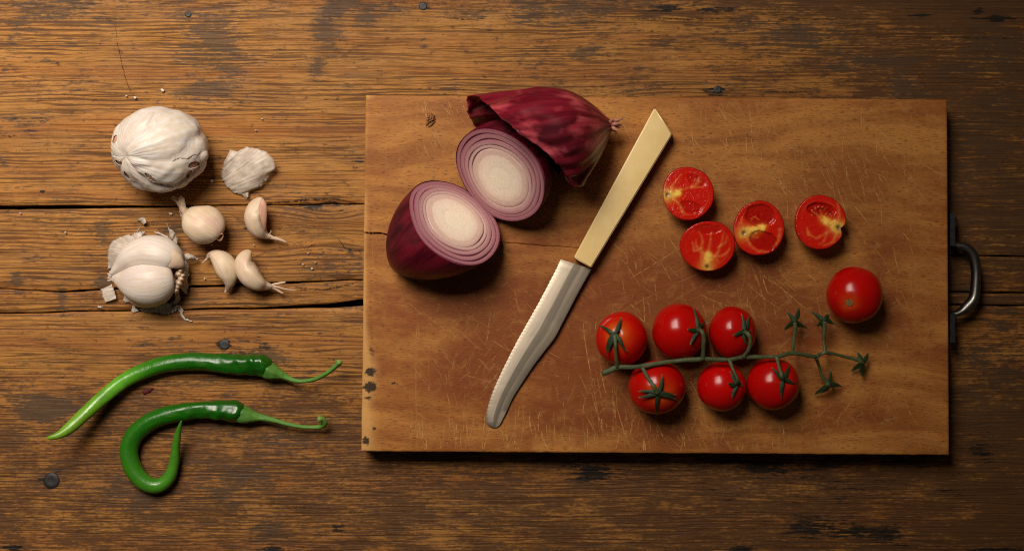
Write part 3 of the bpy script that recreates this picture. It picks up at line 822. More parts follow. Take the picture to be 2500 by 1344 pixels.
    paper([(300, 718), (312, 722), (318, 734)], [(300, 732), (306, 738), (318, 736)], .004, .001, .001, parent=root, seed=12, rag=1, n=14, m=6)
    paper([(326, 566), (330, 558), (337, 550)], [(330, 568), (333, 560), (337, 551)], .012, .011, 0, parent=root, seed=13, rag=.3, n=10, m=4)
garlic_bulb_b()
for ch in [o for o in bpy.data.objects if o.parent and o.parent.name == 'garlic_bulb.001' and o.type == 'MESH']:
    for vv in ch.data.vertices: vv.co.z = max(vv.co.z - 0.0070, 0.0010 if ch.name.startswith('paper') else 0.0004)

# --- separate cloves
def clove(label, ctrl, prof, seed, tails=(), bt=.3, bb=.3, extra=None):
    x = sum(c[0] for c in ctrl) / len(ctrl); y = sum(c[1] for c in ctrl) / len(ctrl)
    root = empty('garlic_clove', W(x, y, 0), label, 'garlic clove', 'loose garlic cloves')
    clove_mesh(ctrl, 'clove_body', root, M_GCLOVE, 50, 32, prof, bt, bb, .06, seed)
    for i, tl in enumerate(tails):
        v, f, t, a = sweep(tl, 18, 8, wob=.2, wobscale=2, seed=i)
        mesh_obj('dry_tail', v, f, M_GCLOVE, root, attrs=dict(grain=np.stack([np.cos(a), np.sin(a), t * 3], -1), brown=np.full(len(v), .1)))
    return root
r = clove('fat garlic clove with frayed tail and a hollow brown root end', [(446, 506, .008, 7, 6), (455, 520, .009, 12, 11), (466, 528, .0105, 30, 26), (482, 540, .0120, 45, 40), (502, 551, .0125, 50, 44), (519, 562, .012, 43, 40), (531, 572, .0105, 27, 27), (535, 576, .010, 12, 14)],
          ridge(.08, 1.9), 11, [[(452, 516, .009, 10, 8), (443, 502, .009, 8, 5), (434, 490, .009, 7, 3), (424, 483, .009, 5, 1.5), (419, 480, .009, 3, 1)], [(448, 506, .009, 8, 5), (444, 494, .010, 8, 3), (442, 482, .011, 6, 1.2), (440, 477, .011, 2, .6)]], .55, .15)
v, f = lathe([(11 * S, -.0005), (10 * S, .0012), (8 * S, .0012), (6.5 * S, -.0008), (1e-6, -.0012)], 20, W(535, 577, .0163), (0.58, -0.52, 0.62), lambda i, a: 1 + .12 * math.sin(3 * a))
mesh_obj('root_scar', v, f, M_GINNER, r, attrs=dict(grain=v * 600, brown=np.repeat([0.1, .2, .6, 1.0, 1.0], 20)))
paper([(436, 506), (440, 525), (448, 545), (460, 562), (475, 572)], [(452, 508), (452, 525), (458, 545), (468, 558), (480, 568)], .006, .010, .001, parent=r, seed=21)
r = clove('garlic clove with a tan flat face and one tail curling right', [(640, 484, .014, 6, 4), (634, 494, .0125, 16, 14), (627, 510, .0105, 24, 27), (624, 530, .0095, 27, 32), (628, 550, .009, 25, 28), (638, 566, .008, 19, 20), (650, 575, .007, 9, 9), (660, 579, .006, 6, 5)],
          ridge(.16, 1.0, 0.1, .26), 12, [[(652, 576, .0068, 7, 6), (665, 580, .006, 5, 4), (682, 584, .005, 4, 2.5), (700, 591, .004, 1.5, 1)], [(656, 572, .006, 2, 1.5), (662, 565, .006, 1, .7), (660, 561, .006, .6, .4)]], .25, .1)
# tan inner face of that clove
v, f, t, a = sweep([(641, 486, .0155, 3, 2), (642, 500, .0155, 9, 4), (641, 520, .0148, 11, 5), (641, 540, .0135, 10, 5), (645, 556, .0115, 5, 3), (648, 563, .010, 1, 1)], 30, 14)
mesh_obj('inner_face', v, f, M_GINNER, r, attrs=dict(grain=np.stack([np.cos(a) * .3, np.sin(a) * .3, t], -1), brown=np.zeros(len(v))))
clove('smooth crescent garlic clove lying beside the pinkish one', [(507, 629, .006, 4, 4), (514, 623, .007, 9, 8), (527, 625, .0085, 16, 18), (542, 636, .0095, 22, 26), (554, 653, .0095, 24, 28), (561, 672, .009, 20, 24), (562, 688, .008, 13, 16), (559, 699, .0065, 8, 9), (555, 706, .005, 5, 5)],
      ridge(.10, 2.2, -2.2, .2), 13, [[(556, 702, .0055, 6, 5), (552, 709, .005, 4, 3), (549, 715, .0045, 1.5, 1)], [(509, 628, .006, 4, 4), (503, 633, .006, 2.5, 2), (498, 638, .006, 1.2, 1), (492, 641, .006, .7, .6)]], .1, .1)
clove('pinkish garlic clove with three dry strands at its tip', [(612, 612, .010, 6, 5), (604, 622, .0105, 16, 14), (598, 638, .0105, 23, 24), (602, 656, .010, 27, 30), (614, 674, .010, 28, 30), (630, 688, .0095, 22, 25), (645, 695, .008, 14, 15), (657, 698, .007, 9, 9), (664, 699, .0065, 6, 6)],
      ridge(.14, 1.2, 0.0, .16), 14, [[(660, 698, .0068, 6, 6), (672, 704, .006, 4, 3.5), (684, 712, .005, 3, 2), (692, 716, .0045, 1.5, 1)], [(660, 697, .007, 4, 4), (680, 701, .007, 2, 1.5), (700, 706, .006, 1.5, 1), (724, 708, .005, .8, .6)], [(664, 694, .006, 2, 1), (680, 691, .007, 2.5, .8), (697, 688, .008, 2, .6)]], .35, .2)

def loose_paper(name, label, cat, A, B, zA, zB, bulge, group=None, **kw):
    o = paper(A, B, zA, zB, bulge, parent=None, name=name, **kw)
    return tag(o, label, cat, group)
loose_paper('garlic_skin', 'large curled translucent piece of garlic skin right of the whole bulb', 'garlic skin',
  [(545, 400), (542, 430), (548, 452), (566, 466), (586, 474), (602, 484)], [(563, 364), (580, 370), (600, 360), (628, 362), (655, 374), (668, 390), (671, 412), (660, 424), (650, 440), (638, 454), (620, 462), (612, 448), (608, 478)],
  [.002, .001, .001, .0015, .001, .0006], [.004, .006, .006, .0065, .007, .007, .006, .005, .004, .003, .002, .0015, .001], .004, n=60, m=26, rag=3.0, ripple=.8, seed=31, thick=.00008, mat=M_PAPER_THIN)
loose_paper('garlic_skin', 'small square white flake of garlic skin left of the opened bulb', 'garlic skin', [(247, 706), (250, 722), (257, 738)], [(273, 694), (280, 712), (285, 728)], .001, .003, .001, n=20, m=10, rag=1.5, ripple=.5, seed=32)
loose_paper('garlic_skin', 'small triangular white flake of garlic skin above the opened bulb', 'garlic skin', [(333, 536), (342, 540), (350, 549)], [(348, 529), (356, 534), (356, 544)], .001, .004, .001, n=14, m=8, rag=1.5, seed=33)
loose_paper('garlic_skin', 'tiny curled garlic skin scrap at the lower left of the opened bulb', 'garlic skin', [(234, 750), (242, 752), (246, 758)], [(240, 746), (250, 748), (251, 743)], .001, .003, .002, n=12, m=6, rag=1.5, seed=34)
for i, (x, y, r) in enumerate(((397, 220, 5), (330, 238, 4), (517, 441, 5), (417, 521, 5), (160, 567, 2.5), (309, 234, 2.5), (517, 597, 3), (740, 645, 2.5), (762, 655, 3), (770, 640, 2), (752, 618, 2), (500, 680, 2.5), (620, 598, 2), (50, 520, 2), (640, 290, 2), (625, 318, 2))):
    v, f, _, _ = sweep([(x - r, y - r * .5, .0008, .4, .4), (x - r * .3, y, .001, r * .7, 2.0), (x + r * .4, y + r * .2, .001, r * .6, 2.0), (x + r, y - r * .1, .0008, .4, .4)], 8, 8, wob=.5, wobscale=2, seed=i)
    o = mesh_obj('garlic_crumb', v, f, M_GSKIN, None, attrs=dict(grain=v * 500, brown=np.zeros(len(v))))
    tag(o, 'tiny pale garlic crumb scattered on the table', 'crumb', 'garlic crumbs on the table')

# ------------------------------------------------------------------ chillies
def mat_chili():
    t = NT('green_chili')
    c = t.attr('Col', 'Color')
    p = t.wpos()
    n = t.noise(p, 160, 4, .6)
    g = t.attr('grain', 'Vector')
    st = t.noise(t.vscale(g, (3.5, 3.5, 2.0)), 1, 4, .6)
    c = t.mix(t.step(n, .4, .7, 0, .35), c, (0.012, 0.085, 0.003), 'MIX')
    c = t.mix(t.step(st, .55, .75, 0, .22), c, (0.12, 0.26, 0.015))
    t.set(color=c, rough=t.step(n, .3, .7, .22, .40), spec=.42, coat=.08, coatr=.15, sss=.05)
    t.sssr((.3, 1, .1), .0015)
    t.bump(t.add(t.mul(st, .5), t.add(t.mul(n, .6), t.mul(t.noise(p, 420, 3, .6), .35))), .30, .0012)
    return t.mat
def mat_stem():
    t = NT('green_stem')
    c = t.attr('Col', 'Color'); g = t.attr('grain', 'Vector')
    st = t.noise(t.vscale(g, (4, 4, 2.0)), 1, 3, .6)
    t.set(color=t.mix(t.step(st, .4, .7, 0, .5), c, t.mix(.5, c, (0.02, 0.05, 0.008))), rough=.5, spec=.35)
    t.bump(st, .5, .0006)
    return t.mat
M_CHILI, M_STEM = mat_chili(), mat_stem()
def lerp_col(t, stops):
    ts = [s[0] for s in stops]; cs = np.array([s[1] for s in stops])
    return np.stack([np.interp(t, ts, cs[:, k]) for k in range(3)], -1)
def chili(label, body, stem, calyx, cst, seed, loc):
    root = empty('chili_pepper', W(*loc, 0), label, 'chili pepper', 'green chili peppers')
    def pr(t, a):
        w = float(sm(.62, .95, t))
        return 1 + w * (.055 * math.sin(105 * t + 1.8 * math.sin(2 * a + seed) + 3 * float(vn(t * 8, seed))) * (.4 + .6 * abs(math.sin(a + seed))) + .24 * float(vn(t * 14 + seed, math.cos(a) * 1.6, math.sin(a) * 1.6))) + .06 * float(vn(t * 6, math.cos(a) * 1.2 + seed, math.sin(a)))
    v, f, t, a = sweep(body, 230, 36, prof=pr)
    fix_normals(mesh_obj('fruit', v, f, M_CHILI, root, cols=lerp_col(t, cst), attrs=dict(grain=np.stack([np.cos(a), np.sin(a), t * 4], -1))))
    v, f, t, a = sweep(calyx, 24, 24, prof=lambda t, a: 1 + .10 * math.sin(5 * a + seed) * (1 - t) + .03 * math.sin(11 * a))
    fix_normals(mesh_obj('calyx', v, f, M_STEM, root, cols=lerp_col(t, [(0, (.03, .11, .012)), (.5, (.08, .20, .03)), (1, (.07, .19, .022))]), attrs=dict(grain=np.stack([np.cos(a), np.sin(a), t], -1))))
    v, f, t, a = sweep(stem, 60, 14, prof=lambda t, a: 1 + .10 * math.sin(4 * a))
    fix_normals(mesh_obj('stem', v, f, M_STEM, root, cols=lerp_col(t, [(0, (.07, .19, .022)), (.6, (.075, .20, .025)), (.93, (.11, .25, .04)), (1, (.20, .26, .06))]), attrs=dict(grain=np.stack([np.cos(a), np.sin(a), t * 5], -1))))
def zr(r, lift=0.0): return r * S + lift
lime = (0.11, 0.27, 0.014); mid = (0.026, 0.150, 0.005); dark = (0.006, 0.085, 0.002); deep = (0.004, 0.060, 0.002)
chili('long gently curved green chili tapering to a pale lime tip',
  [(113, 1068, .024, 2, 2), (124, 1067, .0235, 6, 6), (144, 1061, .022, 9.5, 9.5), (170, 1044, .0185, 14, 14), (208, 1009, .014, 16, 16), (253, 969, .0095, 17.5, 17), (304, 929, .0065, 18.5, 18), (352, 905, .0055, 20, 19), (400, 889, .0053, 21, 21), (464, 882, .0056, 22.5, 22), (528, 884, .006, 23, 23), (592, 887, .0065, 25, 25), (628, 890, .0067, 27, 27), (650, 894, .007, 24, 24), (662, 897, .0072, 14, 14), (666, 898, .0072, 3, 3)],
  [(682, 913, .0075, 11, 11), (700, 921, .0075, 8, 8), (718, 928, .008, 6, 6), (738, 930, .0085, 5, 5), (768, 925, .0105, 5, 5), (800, 909, .014, 5, 5), (822, 891, .017, 5.5, 5.5), (828, 884, .018, 8, 8), (831, 880, .0185, 6, 6), (832, 878, .0187, 1, 1)],
  [(646, 902, .0072, 19, 20), (656, 904, .0073, 21, 22), (668, 908, .0075, 18, 19), (680, 912, .0075, 13, 13), (692, 917, .0075, 9, 9)],
  [(0, (.15, .28, .015)), (.10, (.15, .31, .018)), (.22, lime), (.36, (.10, .33, .018)), (.5, mid), (.65, dark), (1, deep)], 1.0, (400, 940))
chili('green chili curled into a loop with its tip turned inward',
  [(443, 1027, .018, 1.5, 1.5), (440, 1036, .0165, 4, 4), (434, 1060, .013, 8, 8), (429, 1096, .009, 10.5, 10.5), (424, 1136, .0065, 13, 13), (411, 1168, .0055, 16, 16), (386, 1185, .0053, 18, 18), (358, 1180, .0055, 19.5, 19.5), (334, 1159, .0055, 21, 21), (318, 1127, .0056, 22, 22), (315, 1092, .0056, 22.5, 22), (330, 1058, .0056, 22.5, 22), (362, 1031, .0056, 22, 22), (400, 1014, .0056, 22, 22), (448, 1004, .0056, 22, 22), (496, 1000, .0058, 22, 22), (534, 1001, .006, 22.5, 23), (562, 1004, .0064, 26, 26), (584, 1008, .0066, 25, 25), (594, 1010, .0066, 16, 16), (598, 1011, .0066, 3, 3)],
  [(622, 1017, .0068, 12, 12), (640, 1019, .007, 9, 9), (672, 1026, .007, 6.5, 6.5), (704, 1035, .0065, 5.5, 5.5), (736, 1041, .006, 5, 5), (768, 1042, .006, 5, 5), (785, 1040, .007, 6.5, 6.5), (793, 1031, .009, 7, 7), (787, 1022, .011, 7, 7), (776, 1023, .0125, 7, 7), (774, 1023, .0127, 1, 1)],
  [(585, 1010, .0066, 21, 21), (594, 1012, .0067, 22, 22), (606, 1014, .0068, 19, 19), (618, 1016, .0068, 14, 14), (632, 1018, .0069, 10, 10)],
  [(0, (.05, .18, .01)), (.12, (.055, .20, .012)), (.3, (.04, .175, .008)), (.5, (.016, .12, .004)), (.75, dark), (1, deep)], 2.6, (440, 1090))

# ------------------------------------------------------------------ red onion
def mat_onion_skin(name, a, b, c, rough, spec=.5, pink=False):
    t = NT(name)
    g = t.attr('grain', 'Vector')
    st = t.noise(t.vscale(g, (5, 5, .8)), 1, 5, .65)
    st2 = t.noise(t.vscale(g, (22, 22, 1.2)), 1, 3, .6)
    big = t.noise(t.vscale(g, (1.4, 1.4, .8)), 1, 3)
    col = t.mix(t.step(st, .35, .68), a, b)
    col = t.mix(t.step(big, .52, .70, 0, .75), col, c)
    col = t.mix(t.step(st2, .55, .75, 0, .4), col, b)
    t.set(color=col, rough=t.step(big, .42, .60, rough - .04, rough + .22), spec=spec)
    if pink:
        pn = t.noise(t.vscale(g, (1.9, 1.9, 2.6)), 1, 3, .5)
        col2 = t.mix(t.step(pn, .48, .66, 0, .72), col, t.mix(t.step(st, .35, .65), (0.40, 0.030, 0.050), (0.60, 0.095, 0.115)))  # pink patches paint brightly lit folds into the skin colour
        t.set(color=col2)
    t.bump(t.add(st, t.mul(st2, .5)), .25, .0005)
    return t.mat
M_ONION = mat_onion_skin('red_onion_skin', (0.040, 0.002, 0.006), (0.125, 0.006, 0.015), (0.016, 0.002, 0.004), .34, .22)
M_ODRY = mat_onion_skin('dry_onion_skin', (0.070, 0.002, 0.007), (0.20, 0.009, 0.022), (0.025, 0.001, 0.004), .22, .36, True)
M_OTUFT = mat_onion_skin('onion_tuft', (0.30, 0.10, 0.06), (0.46, 0.22, 0.13), (0.20, 0.05, 0.04), .6)
def mat_onion_flesh():
    t = NT('onion_flesh')
    c = t.attr('Col', 'Color'); g = t.attr('grain', 'Vector')
    n = t.noise(t.vscale(g, (30, 30, 2)), 1, 3, .6)
    n2 = t.noise(t.wpos(), 700, 3, .6)
    col = t.mix(t.step(n, .42, .70, 0, .26), c, t.mix(.5, c, (0.30, 0.08, 0.14)))
    col = t.mix(t.step(n2, .55, .8, 0, .08), col, (0.72, 0.56, 0.48))
    t.set(color=col, rough=.34, spec=.4, sss=.2, coat=.1, coatr=.25)
    t.sssr((1, .55, .5), .0025)
    t.bump(n, .10, .0003)
    return t.mat
M_OFLESH = mat_onion_flesh()

def onion_half(label, face_px, n_xy, tilt, R, L, drop_z, seed, body_pow, lift=(0, 0, 0)):
    """face centre at face_px, face normal leaning towards n_xy (image direction) by tilt degrees"""
    nx, ny = n_xy; q = math.hypot(nx, ny); nx, ny = nx / q, -ny / q
    tl = math.radians(tilt)
    n = Vector((nx * math.sin(tl), ny * math.sin(tl), math.cos(tl)))
    xd = Vector((-ny, nx, 0))
    root = empty('red_onion_half', W(face_px[0], face_px[1], ZB), label, 'onion', 'red onion pieces')
    Rm, Lm = R * S, L * S
    def rf(i, a): return 1 + .022 * math.sin(2 * a + seed) + .018 * math.sin(3 * a + 2 * seed) + .008 * math.sin(5 * a + seed)
    prof = []
    K = 46
    for i in range(K):
        u = i / (K - 1); h = -Lm * u
        r = Rm * (1 - u ** (2.1 if seed > 2 else 1.85)) ** body_pow
        r = max(r, 0.0022 * (1 - u) + 0.0004)
        prof.append((r, h))
    def build(zc):
        return W(face_px[0], face_px[1], zc)
    zc = ZB + 0.9 * Rm
    for _ in range(4):
        v, f = lathe(prof, 72, build(zc), n, rf, xd, lift)
        zc += (ZB + drop_z) - v[:, 2].min()
    c = build(zc)
    v, f = lathe(prof, 72, c, n, rf, xd, lift)
    v[:, 2] = np.maximum(v[:, 2], ZB + .0002)
    ang = np.tile(np.linspace(0, 2 * math.pi, 72, endpoint=False), K); hh = np.repeat([p[1] / Lm for p in prof], 72)
    fix_normals(mesh_obj('outer_layer', v, f, M_ONION, root, attrs=dict(grain=np.stack([np.cos(ang) + seed, np.sin(ang), hh * 2], -1))))
    # cut face: separate layers, each a ring with rounded shoulders
    edges = [.985, .90, .80, .705, .63]
    cols = [((.18, .03, .06), (.35, .150, .17)), ((.23, .06, .10), (.39, .185, .195)), ((.29, .10, .14), (.46, .25, .25)), ((.42, .22, .22), (.56, .37, .33))]
    rng = random.Random(seed)
    xo, yo = 0.0, 0.0
    for k in range(4):
        r0, r1 = edges[k] * Rm, edges[k + 1] * Rm
        g = .0030 * Rm
        hgt = 0.00022 * rng.uniform(-.2, 1)
        pr = []; cc = []
        for s, hz_, cm in ((0, -.003, 0), (0, -.00012, 0), (.04, -.00003, .15), (.2, 0, .6), (.5, .00004, .9), (.8, 0, 1), (.95, -.00003, .8), (1, -.00012, .3), (1, -.003, 0)):
            pr.append((r0 - g - (r0 - r1 - 2 * g) * s, hz_ + hgt + .0002)); cc.append(cm)
        ck = c + (xd * .010 - n.cross(xd) * .016) * Rm * k
        v, f = lathe(pr, 96, ck, n, lambda i, a: rf(i, a) * (1 + (.003 + .004 * k * (i / 8)) * math.sin(2 * a + k * 1.9 + seed) + .006 * math.sin(5 * a + 2.1 * k)), xd)
        cmx = np.repeat(cc, 96)[:, None]
        ca = np.array(cols[k][0]) * (1 - cmx) + np.array(cols[k][1]) * cmx
        ang = np.tile(np.linspace(0, 2 * math.pi, 96, endpoint=False), len(pr))
        fix_normals(mesh_obj('layer', v, f, M_OFLESH, root, cols=ca, attrs=dict(grain=np.stack([np.cos(ang), np.sin(ang), np.repeat([p[0] for p in pr], 96) * 300], -1))))
    v, f = lathe([(Rm * .985, -.0005), (Rm * .5, -.00045), (1e-6, -.0004)], 72, c, n, rf, xd)
    fix_normals(mesh_obj('membrane', v, f, M_OFLESH, root, cols=np.tile((.20, .045, .08), (len(v), 1)), attrs=dict(grain=v * 100)))
    pr = [(edges[4] * Rm * 1.0 * s, h_) for s, h_ in ((1, -.003), (1, -.0001), (.97, .0001), (.88, .00015), (.80, .00010), (.77, .00016), (.6, .0002), (.42, .0002), (.38, .00015), (.34, .0002), (.15, .0002), (1e-4, .0002))]
    cc = [(.50, .31, .29), (.56, .37, .33), (.59, .40, .35), (.64, .45, .37), (.66, .47, .39), (.76, .59, .48), (.82, .68, .55), (.83, .70, .56), (.81, .67, .54), (.85, .73, .58), (.85, .74, .58), (.84, .73, .55)]
    ck = c + (xd * .010 - n.cross(xd) * .016) * Rm * 3.6
    v, f = lathe(pr, 72, ck, n, lambda i, a: rf(i, a) * (1 + .012 * math.sin(3 * a + 1) + .008 * math.sin(7 * a)), xd)
    ang = np.tile(np.linspace(0, 2 * math.pi, 72, endpoint=False), len(pr))
    fix_normals(mesh_obj('core', v, f, M_OFLESH, root, cols=np.repeat(np.array(cc), 72, axis=0), attrs=dict(grain=np.stack([np.cos(ang) * .3, np.sin(ang) * .3, np.repeat([p[0] for p in pr], 72) * 300], -1))))
    return root, c, n, v

def tuft(root, base, pts, mat, name='root_tuft', r=3):
    parts = []
    for i, tip in enumerate(pts):
        midp = tuple((base[k] + tip[k]) / 2 + (0.0006 if k == 2 else ((i * 37) % 7 - 3)) for k in range(3))
        v, f, _, _ = sweep([(*base, r, r), (*midp, r * .8, r * .6), (*tip, .6, .6)], 10, 6, wob=.3, wobscale=2, seed=i)
        parts.append((v, f))
    v, f = merge(parts)
    fix_normals(mesh_obj(name, v, f, mat, root, attrs=dict(grain=v * 300)))

rootA, cA, nA, _ = onion_half('red onion half with bare cut face and glossy dark pointed end', (1110, 543), (.69, -.72), 46, 118, 242, -0.0006, 1.0, .74, (-.10, .09, .38))
tip = cA - nA * (242 * S) + Vector((-.10, .09, .38)) * (242 * S)
k_ = H / (H - tip.z); tpx = (tip.x * k_ / S + 1250, 672 - tip.y * k_ / S)
tuft(rootA, (tpx[0] + 4, tpx[1] - 2, tip.z), [(tpx[0] - 6, tpx[1] + d, tip.z + e) for d, e in ((-8, .001), (-2, .003), (4, .001), (10, -.001))], M_OTUFT)
rootB, cB, nB, _ = onion_half('red onion half tucked in its loose crumpled dry skin', (1222, 428), (-.69, .72), 44, 119, 150, -0.0004, 2.2, .5, (0, 0, .30))
# dry outer skin opened like a hood
def hood():
    nU, nA_ = 70, 96
    sp = catmull([(1506, 302, .014, 6, 5), (1490, 305, .0165, 16, 14), (1466, 312, .021, 52, 46), (1430, 322, .026, 92, 86), (1385, 332, .030, 120, 112), (1335, 338, .0325, 132, 122), (1285, 340, .0335, 139, 128), (1248, 338, .034, 138, 130), (1205, 352, .034, 132, 130)], nU)
    V = []; G = []
    for i in range(nU):
        t = i / (nU - 1)
        px, py, z, rw, rh = sp[i]; z += ZB
        w = float(sm(.2, .95, t)); sx, sy = (.20 * (1 - w) + .72 * w), (.98 * (1 - w) + .69 * w)
        q = math.hypot(sx, sy); sx, sy = sx / q, sy / q
        for j in range(nA_):
            a = 2 * math.pi * j / nA_ 
            # a=0: lower right side, pi/2: up, pi: upper left side
            ca, sa = math.cos(a), math.sin(a)
            k = 1 + .035 * float(fbm(t * 3 + 5, ca * 1.4, sa * 1.4, 3)) * min(1, t * 4)
            k += -.05 * math.exp(-((a - 2.15) / .16) ** 2) * float(sm(.3, .7, t)) + .035 * math.exp(-((a - 1.75) / .14) ** 2) * float(sm(.4, .8, t)) - .05 * math.exp(-((a - 1.15) / .2) ** 2) * float(sm(.2, .5, t)) * (1 - float(sm(.7, 1, t)))
            k += .15 * (.40 - abs(float(fbm(t * 1.9 + 1.5, ca * 2.3 + 4, sa * 2.3, 2))) * 2.2) * float(sm(.10, .40, t))
            k += .045 * math.sin(5.5 * a + 4.0 * t + 2.2 * float(vn(t * 2.5, a * .8, 3.0))) * float(sm(.15, .5, t)) * (.55 + .45 * float(vn(t * 3, a, 8.0)))
            zz = z + sa * rh * S * k
            V.append(tuple(W(px + sx * rw * ca * k, py + sy * rw * ca * k, max(zz, ZB + .0004)))); G.append((ca, sa, t * 1.6))
    # ragged mouth: how far each angle reaches
    def reach(a):
        pts = [(0, .56), (.5, .56), (.95, .59), (1.3, .66), (1.7, .74), (2.2, .785), (2.7, .795), (3.0, .80), (3.3, .86), (3.8, .97), (4.4, 1.0), (5.0, .86), (5.6, .64), (6.2832, .56)]
        return np.interp(a, [p[0] for p in pts], [p[1] for p in pts]) + .018 * float(vn(a * 9, 1.7)) + .010 * float(vn(a * 25, 4.7))
    F = []
    Vn = [list(v) for v in V]
    V = np.array(V).reshape(nU, nA_, 3); G = np.array(G).reshape(nU, nA_, 3)
    V2 = np.zeros_like(V); G2 = np.zeros_like(G)
    for j in range(nA_):
        r = float(reach(2 * math.pi * j / nA_)); src = np.linspace(0, 1, nU); dst = np.linspace(0, min(r, 1), nU)
        for k in range(3):
            V2[:, j, k] = np.interp(dst, src, V[:, j, k]); G2[:, j, k] = np.interp(dst, src, G[:, j, k])
    o = mesh_obj('dry_skin', V2.reshape(-1, 3), grid_faces(nU, nA_, True), M_ODRY, rootB, attrs=dict(grain=G2.reshape(-1, 3)))
    fix_normals(o)
    o.modifiers.new('Solidify', 'SOLIDIFY').thickness = 0.0003
    tuft(rootB, (1490, 306, ZB + .0165), [(1522, 290, ZB + .020), (1518, 300, ZB + .023), (1514, 312, ZB + .018), (1505, 328, ZB + .016), (1498, 290, ZB + .022), (1520, 305, ZB + .014), (1510, 320, ZB + .020)], M_OTUFT, 'stem_tuft', 6)
hood()
# strays: skin flake on the table, root scrap on the board
o = paper([(346, 956), (358, 950), (370, 945)], [(350, 961), (363, 957), (376, 947)], .0004, .0005, .0002, name='onion_skin_flake', mat=M_ONION, ripple=.1, n=16, m=6, rag=1.5, seed=41)
tag(o, 'small dark red onion skin flake on the table beside the long chili', 'onion skin')
parts = []
for i in range(14):
    x = 1052 + random.uniform(-9, 9); y = 293 + random.uniform(-10, 10); a = random.gauss(1.2, .5); l = random.uniform(5, 12)
    v, f, _, _ = sweep([(x - math.cos(a) * l, y + math.sin(a) * l, ZB + .0006, .8, .6), (x, y, ZB + .0008 + .0001 * i, 1.8, 1.2), (x + math.cos(a) * l, y - math.sin(a) * l, ZB + .0008, .6, .5)], 8, 6, wob=.3, seed=i)
    parts.append((v, f))
v, f = merge(parts)
tag(fix_normals(mesh_obj('onion_root_scrap', v, f, mat_onion_skin('root_scrap', (.16, .055, .014), (.28, .11, .03), (.10, .03, .008), .6), attrs=dict(grain=v * 300))), 'small brown frayed scrap lying near the upper left corner of the board', 'scrap')

